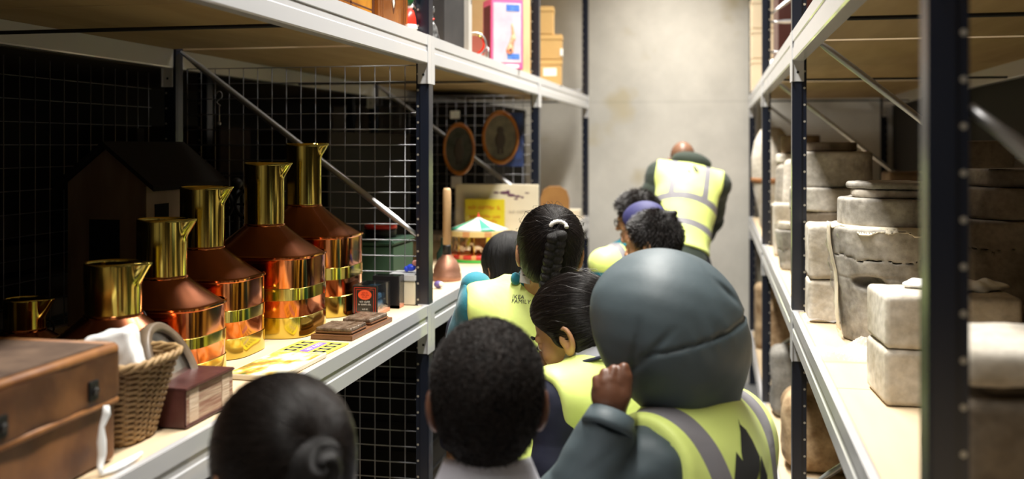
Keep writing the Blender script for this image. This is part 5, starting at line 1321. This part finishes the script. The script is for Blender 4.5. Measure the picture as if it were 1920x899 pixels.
# --- boy with glasses
g = person('boy with short brown hair and glasses looking left, teal collar and yellow vest', (1193, 410, 4.5), (1170, 474, 4.50), s=.90, b=.80, hyaw=78, hpitch=-12, byaw=50, lean=0, sk=SK_WARM, top=CL_TEAL, topr=.012, vest=V_KID, vcut=.13, collar=CL_TEAL, h=.0065)
hair(g, H_BROWN, .014, (0, 0, 1), h=.0055, amp=.004, fr=9, top=.008, nape=-.07)
strands(g, (0, 0, 1), 5000, HS_BROWN, .019, seg=5, r=.0009, stub=.03, curl=.12, comb=(0, -.5, 1), nape=-.07, seed=12)
for k in (-1, 1):
    c = g.Hc+g.Rh @ _a((k*.034, .098, -.002))*g.s; pts = [tuple(c+g.Rh @ _a((.021*math.cos(a), 0, .017*math.sin(a)))-g.root) for a in [2*PI*i/20 for i in range(21)]]
    e = tuple(g.Hc+g.Rh @ _a((k*.080, -.0, .006))*g.s-g.root); e0 = tuple(g.Hc+g.Rh @ _a((k*.056, .096, .004))*g.s-g.root)
    MB().tube(pts, .0022, 6, caps=False).tube([e0, e], .0022, 6).build('glasses', M['black'], g.t, fix=False)
# --- child with blue cap
g = person('child in a blue cap, mostly hidden behind the boy with tousled black hair', (1206, 432, 4.02), (1226, 505, 4.02), s=.90, b=.80, hyaw=70, hpitch=-10, byaw=30, sk=SK_WARM, top=CL_NAVY, topr=.014, vest=V_PLAIN, h=.007)
cap = mat('blue_cap_cloth', (.022, .022, .10), .7, bump=.2, scale=20)
hair(g, cap, .015, (0, 0, 1), h=.006, amp=0, ears=False, nape=-.06, front=.035, name='cap')
# --- boy with tousled hair
g = person('boy with tousled black hair in left profile, navy hood collar, right before the hooded child', (1222, 459, 3.62), (1228, 530, 3.62), s=.93, b=.80, hyaw=74, hpitch=-6, byaw=50, sk=SK_TAN, top=CL_NAVY, topr=.016, vest=V_PLAIN, h=.0055)
def spikes(q, d):
    n = wob(q, 70, 5, 6); m2 = np.clip((q[:, 2]-.02)/.06, 0, 1); d = d-.006*m2*np.abs(n)
    return smin(d, sd_cap(q, (0, -.06, .10), (.0, -.105, .115), .030, .012), .02)
hair(g, H_BLACK, .013, (0, -.4, 1), h=.0045, amp=.003, fr=10, top=.002, nape=-.05, extra=spikes, front=.02, slope=.62)
strands(g, (0, 0, 1), 7000, HS_BLACK, .014, seg=5, r=.0007, stub=.026, curl=.10, comb=(.2, -.6, 1), nape=-.05, front=.02, slope=.62, seed=11)
# --- child with straight hair beside the braid girl
g = person('child with straight black hair to the shoulders, left of the girl with the braid', (954, 507, 3.12), (942, 590, 3.15), s=.90, b=.78, hyaw=42, hpitch=-16, byaw=30, sk=SK_TAN, top=CL_NAVY, topr=.012, h=.006)
def curtain(q, d):
    c = sd_ell(q, (0, -.045, -.07), (.088, .070, .125)); c = smax(c, q[:, 1]-(.02+.1*q[:, 2]), .01); c = c-.004*wob(q*_a((1, 1, .15)), 150, 2, 8); return smin(d, smax(c, -.165-q[:, 2], .02), .03)
hair(g, hair_mat('straight_black_hair', (.003, .0025, .0025), (.009, .008, .008), k=40, rough=.38, spec=.3), .020, (0, -.15, 1), h=.005, amp=.002, ears=False, extra=curtain, rng=.21, nape=-.09)
# --- girl with the braid
el, wr = P(868, 650, 2.78), P(893, 530, 2.72)
def tucked(p): return sd_ell(p, np.array(P(892, 545, 2.74)), (.012, .016, .016))
g = person('girl with a black braid and white scrunchie, teal jumper, yellow vest', (1030, 474, 2.62), (990, 548, 2.70), s=.955, b=.82, hyaw=13, hpitch=-6, hroll=5, byaw=16, lean=8, sk=SK_TAN, top=CL_TEAL, topr=.013, vest=V_PLAIN, h=.0045,
           arms={-1: (el, wr)}, hand={-1: tucked})
wv = (np.array(wr)-np.array(el)); wv /= np.linalg.norm(wv)
MB().ball(tuple(np.array(wr)-wv*.004-g.root), .041, (1, 1, .8), 24, 16).build('sleeve_end', CL_TEAL, g.t)
hair(g, H_BLACK, .015, (.05, -1, .42), h=.0032, amp=.0022, fr=26)
strands(g, (.05, -1, .42), 6500, HS_BLACK, .0145, r=.00042, seed=3, nape=-.09, front=.03, slope=.55, lift=.004)
wisps(g, 70, (.05, -1, .42), HS_BLACK, 2)
tp = _a((.012, -.112, .062))
def hw(g, q): return g.Hc+g.Rh @ _a(q)*g.s
pts = [tuple(hw(g, tp+_a((.021*math.cos(a), -.006+.004*math.sin(2*a), .006+.015*math.sin(a))))-g.root) for a in [PI*1.0*i/16 for i in range(17)]]
MB().tube(pts, .0058, 10, rr=[.005+.0012*(i % 2) for i in range(17)]).build('white_scrunchie', mat('white_knit', (.75, .72, .66), .9, bump=.8, scale=60), g.t)
def braid(p):
    q = ((p-g.Hc) @ g.Rh)/g.s; d = np.full(len(p), 9.)
    for i in range(9):
        u = i/8; z = .045-.165*u; y = -.134+.006*math.sin(u*3)+.030*u; 
        for k in (-1, 1):
            zz = z-(0 if k > 0 else .009); rt = rot3(0, 0, k*.75)
            d = smin(d, sd_ell(q, (tp[0]-.004-.012*u+k*.0120, y, zz), (.0150*(1-.15*u), .0145, .0165), rt), .0015)
    d = smin(d, sd_cap(q, (tp[0], -.108, .055), (tp[0]-.003, -.125, .045), .014, .013), .01)
    return d*g.s
sdf_obj('braid', braid, g.Hc-_a((.1, .2, .2)), g.Hc+_a((.12, .1, .12)), .0026, H_BLACK, g.t, g.root, attrs={'flow': lambda V: (V-g.Hc)*_a((14, 14, 9))})
decal_text('vest_lettering', 'IKEA\nFAMILY', 960, 561, 10.5, 4, g, g.vest, M['ink'], line=.78, spacing=1.05, shear=.1)
lb = MB().grid(lambda u, v: Vector(P(974+26*u+2*v, 530-25*v+5*u, 2.60-.004*math.sin(u*3)))-Vector(g.root), 6, 6).build('care_label', M['label'], g.t)
for i in range(3):
    pass
MB().grid(lambda u, v: Vector(P(980+14*u, 517-2.2*v+2*u, 2.596))-Vector(g.root), 4, 1).build('label_print', M['ink'], g.t)
MB().ball(tuple(Vector(P(967, 523, 2.63))-Vector(g.root)), .014, (1, 1, 1.2)).build('jumper_collar', CL_TEAL, g.t)
# --- girl in profile
g = person('girl with tied-back hair in left profile, grey collar under a yellow vest', (1078, 621, 2.235), (1120, 695, 2.20), s=.98, b=.80, hyaw=76, hpitch=-26, hroll=0, byaw=52, lean=10, sk=SK_TAN, top=CL_NAVY, topr=.012, vest=V_PLAIN, h=.0036, collar=CL_GREY)
hair(g, H_BROWN, .014, (.0, -1, -.25), h=.0032, amp=.0022, fr=26, front=.026, slope=.62, nape=-.07,
     extra=lambda q, d: smin(d, sd_ell(q, (0, -.112, -.02), (.030, .032, .036)), .015))
strands(g, (0, -1, -.25), 7500, HS_BROWN, .0135, r=.00040, seed=4, nape=-.07, front=.026, slope=.62)
wisps(g, 60, (0, -1, -.25), HS_BROWN, 5, where=lambda v: v[1] < .1 and v[2] > -.1)
MB().tube([tuple(hw(g, (.016*math.cos(a), -.098+.0, -.012+.016*math.sin(a)))-g.root) for a in [2*PI*i/16 for i in range(17)]], .004, 8, caps=False).build('hair_tie', M['blackm'], g.t, fix=False)
pts = []
Rr, F, U = g.Rb.T
for i in range(33):
    a = 2*PI*i/32; c = g.Nb+U*.020+Rr*.084*math.cos(a)+F*(.080*math.sin(a)+.004)-U*(.016*math.sin(a)); pts.append(tuple(c-g.root))
MB().tube(pts, .0042, 8, caps=False).build('vest_piping', CL_NAVY, g.t, fix=False)

# --- hooded child
Hd = (1255, 625, 1.86)
wrist = P(1147, 790, 1.70); elb = P(1068, 962, 1.735)
RbH = rot3(R(58), R(-6), 0)
HF = {}
def fist(p):
    p = p
    w = np.array(P(1150, 752, 1.70)); up = _a((0, 0, 1)); rt = _a((CS, SN, 0)); fw = _a((-SN, CS, 0))
    px = 1.70/FPX
    def q(x, y, dd=0): return np.array(P(x, y, 1.70+dd))
    d = smin(sd_cap(p, q(1148, 785), q(1144, 752), .021, .024), sd_ell(p, q(1143, 735, .002), (.031, .024, .034), rot3(YAW)), .02)
    # four fingers bent over the edge of the hood, index nearest the hood
    for (bx, by, kx, ky, tx, ty, r) in ((1160, 716, 1170, 691, 1178, 716, .0100), (1146, 712, 1151, 695, 1166, 700, .0100), (1132, 716, 1134, 701, 1150, 703, .0096), (1121, 726, 1119, 713, 1136, 712, .0088)):
        d = smin(d, np.minimum(sd_cap(p, q(bx, by, -.006), q(kx, ky, .0), r*1.08, r), sd_cap(p, q(kx, ky, .0), q(tx, ty, .028), r, r*.86)), .0035)
    d = smin(d, np.minimum(sd_cap(p, q(1158, 765, -.006), q(1173, 742, -.012), .0125, .0105), sd_cap(p, q(1173, 742, -.012), q(1177, 708, -.006), .0105, .0085)), .010)
    return d
g = person('child in slate puffer jacket with hood up, hand gripping the hood, striped vest', Hd, (1297, 800, 1.86), s=.93, b=.85, vcut=.032, yoke=.05, hyaw=58, hpitch=-12, byaw=60, lean=6, sk=SK_DARK if False else skin('deep_brown_skin', (.15, .060, .030)), top=CL_PUFF, topr=.024, vest=V_HOOD, h=.0042, puff=True,
           arms={-1: (elb, wrist)}, hand={-1: fist})
Hh = np.array(P(1254, 618, 1.86)); rtv = _a((CS, SN, 0)); fwv = _a((-SN, CS, 0)); zv = _a((0, 0, 1)); RC = np.stack([rtv, fwv, zv], 1)
sn = _a((-.25, 0, .97)); sn /= np.linalg.norm(sn)
def hoodf(p):
    q = (p-Hh) @ RC; d = sd_ell(q, (0, 0, .0), (.140, .150, .135)); d = smin(d, sd_ell(q, (-.025, .0, .055), (.100, .115, .078)), .07)
    d = smin(d, sd_cap(q, (.035, .01, -.07), (.052, .01, -.16), .108, .082), .06)
    fr = g.Rh[:, 1] @ RC                       # face direction in these axes
    qq = q-_a(fr)*.165+_a((0, 0, .03)); d = smax(d, -sd_ell(qq, (0, 0, 0), (.10, .10, .115)), .02)
    s1 = q @ sn+.006; w1 = np.exp(-(s1/.0045)**2)*np.clip((q[:, 0]+.075)/.03, 0, 1); d = d+.0060*w1
    puck = np.exp(-(np.abs(s1)/.022))*np.clip((q[:, 0]+.02)/.05, 0, 1); d = d+.0024*puck*np.sin(q[:, 0]*150+q[:, 2]*90+3*np.sin(q[:, 1]*40))
    # long creases from the gathered edge
    u = q[:, 0]+.080-.10*(q[:, 2]+.04); d = d+.0050*np.exp(-(u/.007)**2)*np.clip((.05-q[:, 2])/.04, 0, 1)*np.clip((q[:, 2]+.15)/.04, 0, 1)
    u2 = (q[:, 0]+.049-.80*(q[:, 2]+.012))*.78; d = d+.0048*np.exp(-(u2/.007)**2)*np.clip((.035-q[:, 2])/.03, 0, 1)*np.clip((q[:, 2]+.085)/.04, 0, 1)
    u3 = (q[:, 2]-.088+.9*(q[:, 0]-.085))*.75; d = d+.0035*np.exp(-(u3/.006)**2)*np.clip(1-np.abs(q[:, 0]-.085)/.035, 0, 1)
    u4 = (q[:, 2]-.070+.9*(q[:, 0]-.105))*.75; d = d+.0030*np.exp(-(u4/.005)**2)*np.clip(1-np.abs(q[:, 0]-.1)/.03, 0, 1)
    return d+.0042*wob(p, 21, 3)+.0010*wob(p, 60, 6)
sdf_obj('hood', hoodf, Hh-_a((.22, .22, .27)), Hh+_a((.22, .22, .20)), .0038, CL_PUFF, g.t, g.root)
# cuff
cu, cw = P(1122, 800, 1.69), P(1152, 783, 1.70)
c1 = np.array(P(1140, 800, 1.69))-g.root; c2 = np.array(P(1148, 776, 1.70))-g.root
MB().tube([tuple(c1+(c1-c2)*.3), tuple(c1), tuple(c2)], .036, 24, rr=[.045, .046, .040]).build('cuff', CL_PUFF, g.t)
def S8(pts): return [(1160+x/5.653, 740+y/5.653) for x, y in pts]
decal('vest_emblem', [S8([(1255, 260), (1275, 320), (1340, 380), (1400, 480), (1450, 590), (1482, 660), (1482, 800), (1440, 960), (1400, 900), (1310, 740), (1290, 620), (1280, 400)]),
                      S8([(1235, 610), (1300, 700), (1390, 860), (1420, 980), (1210, 980), (1225, 800)]),
                      S8([(1495, 650), (1530, 760), (1562, 860), (1562, 980), (1480, 980), (1490, 860)])], g, g.vest, M['ink'], cuts=4, off=.0025)
# vest arm edge binding
# --- near boy
g = person('boy with very short curly black hair seen from behind, white shirt collar', (914, 752, 1.49), (914, 935, 1.49), s=.97, b=.80, hyaw=13, hpitch=-4, byaw=13, lean=3, sk=SK_DARK, top=CL_WHITE, topr=.012, h=.0045, collar=CL_WHITE)
hair(g, H_AFRO, .0115, (0, 0, 1), h=.0034, amp=0, wobble=.0012, nape=-.088, front=.02, slope=.65)
strands(g, (0, 0, 1), 16000, HS_AFRO, .0115, seg=5, r=.0005, stub=.009, nape=-.088, front=.02, slope=.65, seed=6)
# --- near girl
g = person('girl with smooth dark hair pulled into a low bun, lowest head at the bottom left', (527, 893, 1.27), (492, 1085, 1.25), s=.985, b=.80, hyaw=46, hpitch=-14, hroll=0, byaw=35, lean=3, sk=SK_BROWN, top=CL_WHITE, topr=.012, h=.0045)
def bun(q, d):
    b_ = sd_ell(q, (.0, -.120, .012), (.034, .026, .034)); a = np.arctan2(q[:, 2]-.012, q[:, 0]); r = np.hypot(q[:, 2]-.012, q[:, 0])
    return smin(d, b_+.003*np.sin(a*2+r*260), .008)
H_NEAR = hair_mat('glossy_dark_hair', (.005, .004, .004), (.014, .012, .012), rough=.4, k=22, bump=.7)
hair(g, H_NEAR, .015, (0, -1, .1), h=.0034, amp=.002, fr=24, extra=bun)
strands(g, (0, -1, .1), 5000, HS_BROWN, .0148, r=.0005, seed=8, nape=-.09, front=.03, slope=.55)
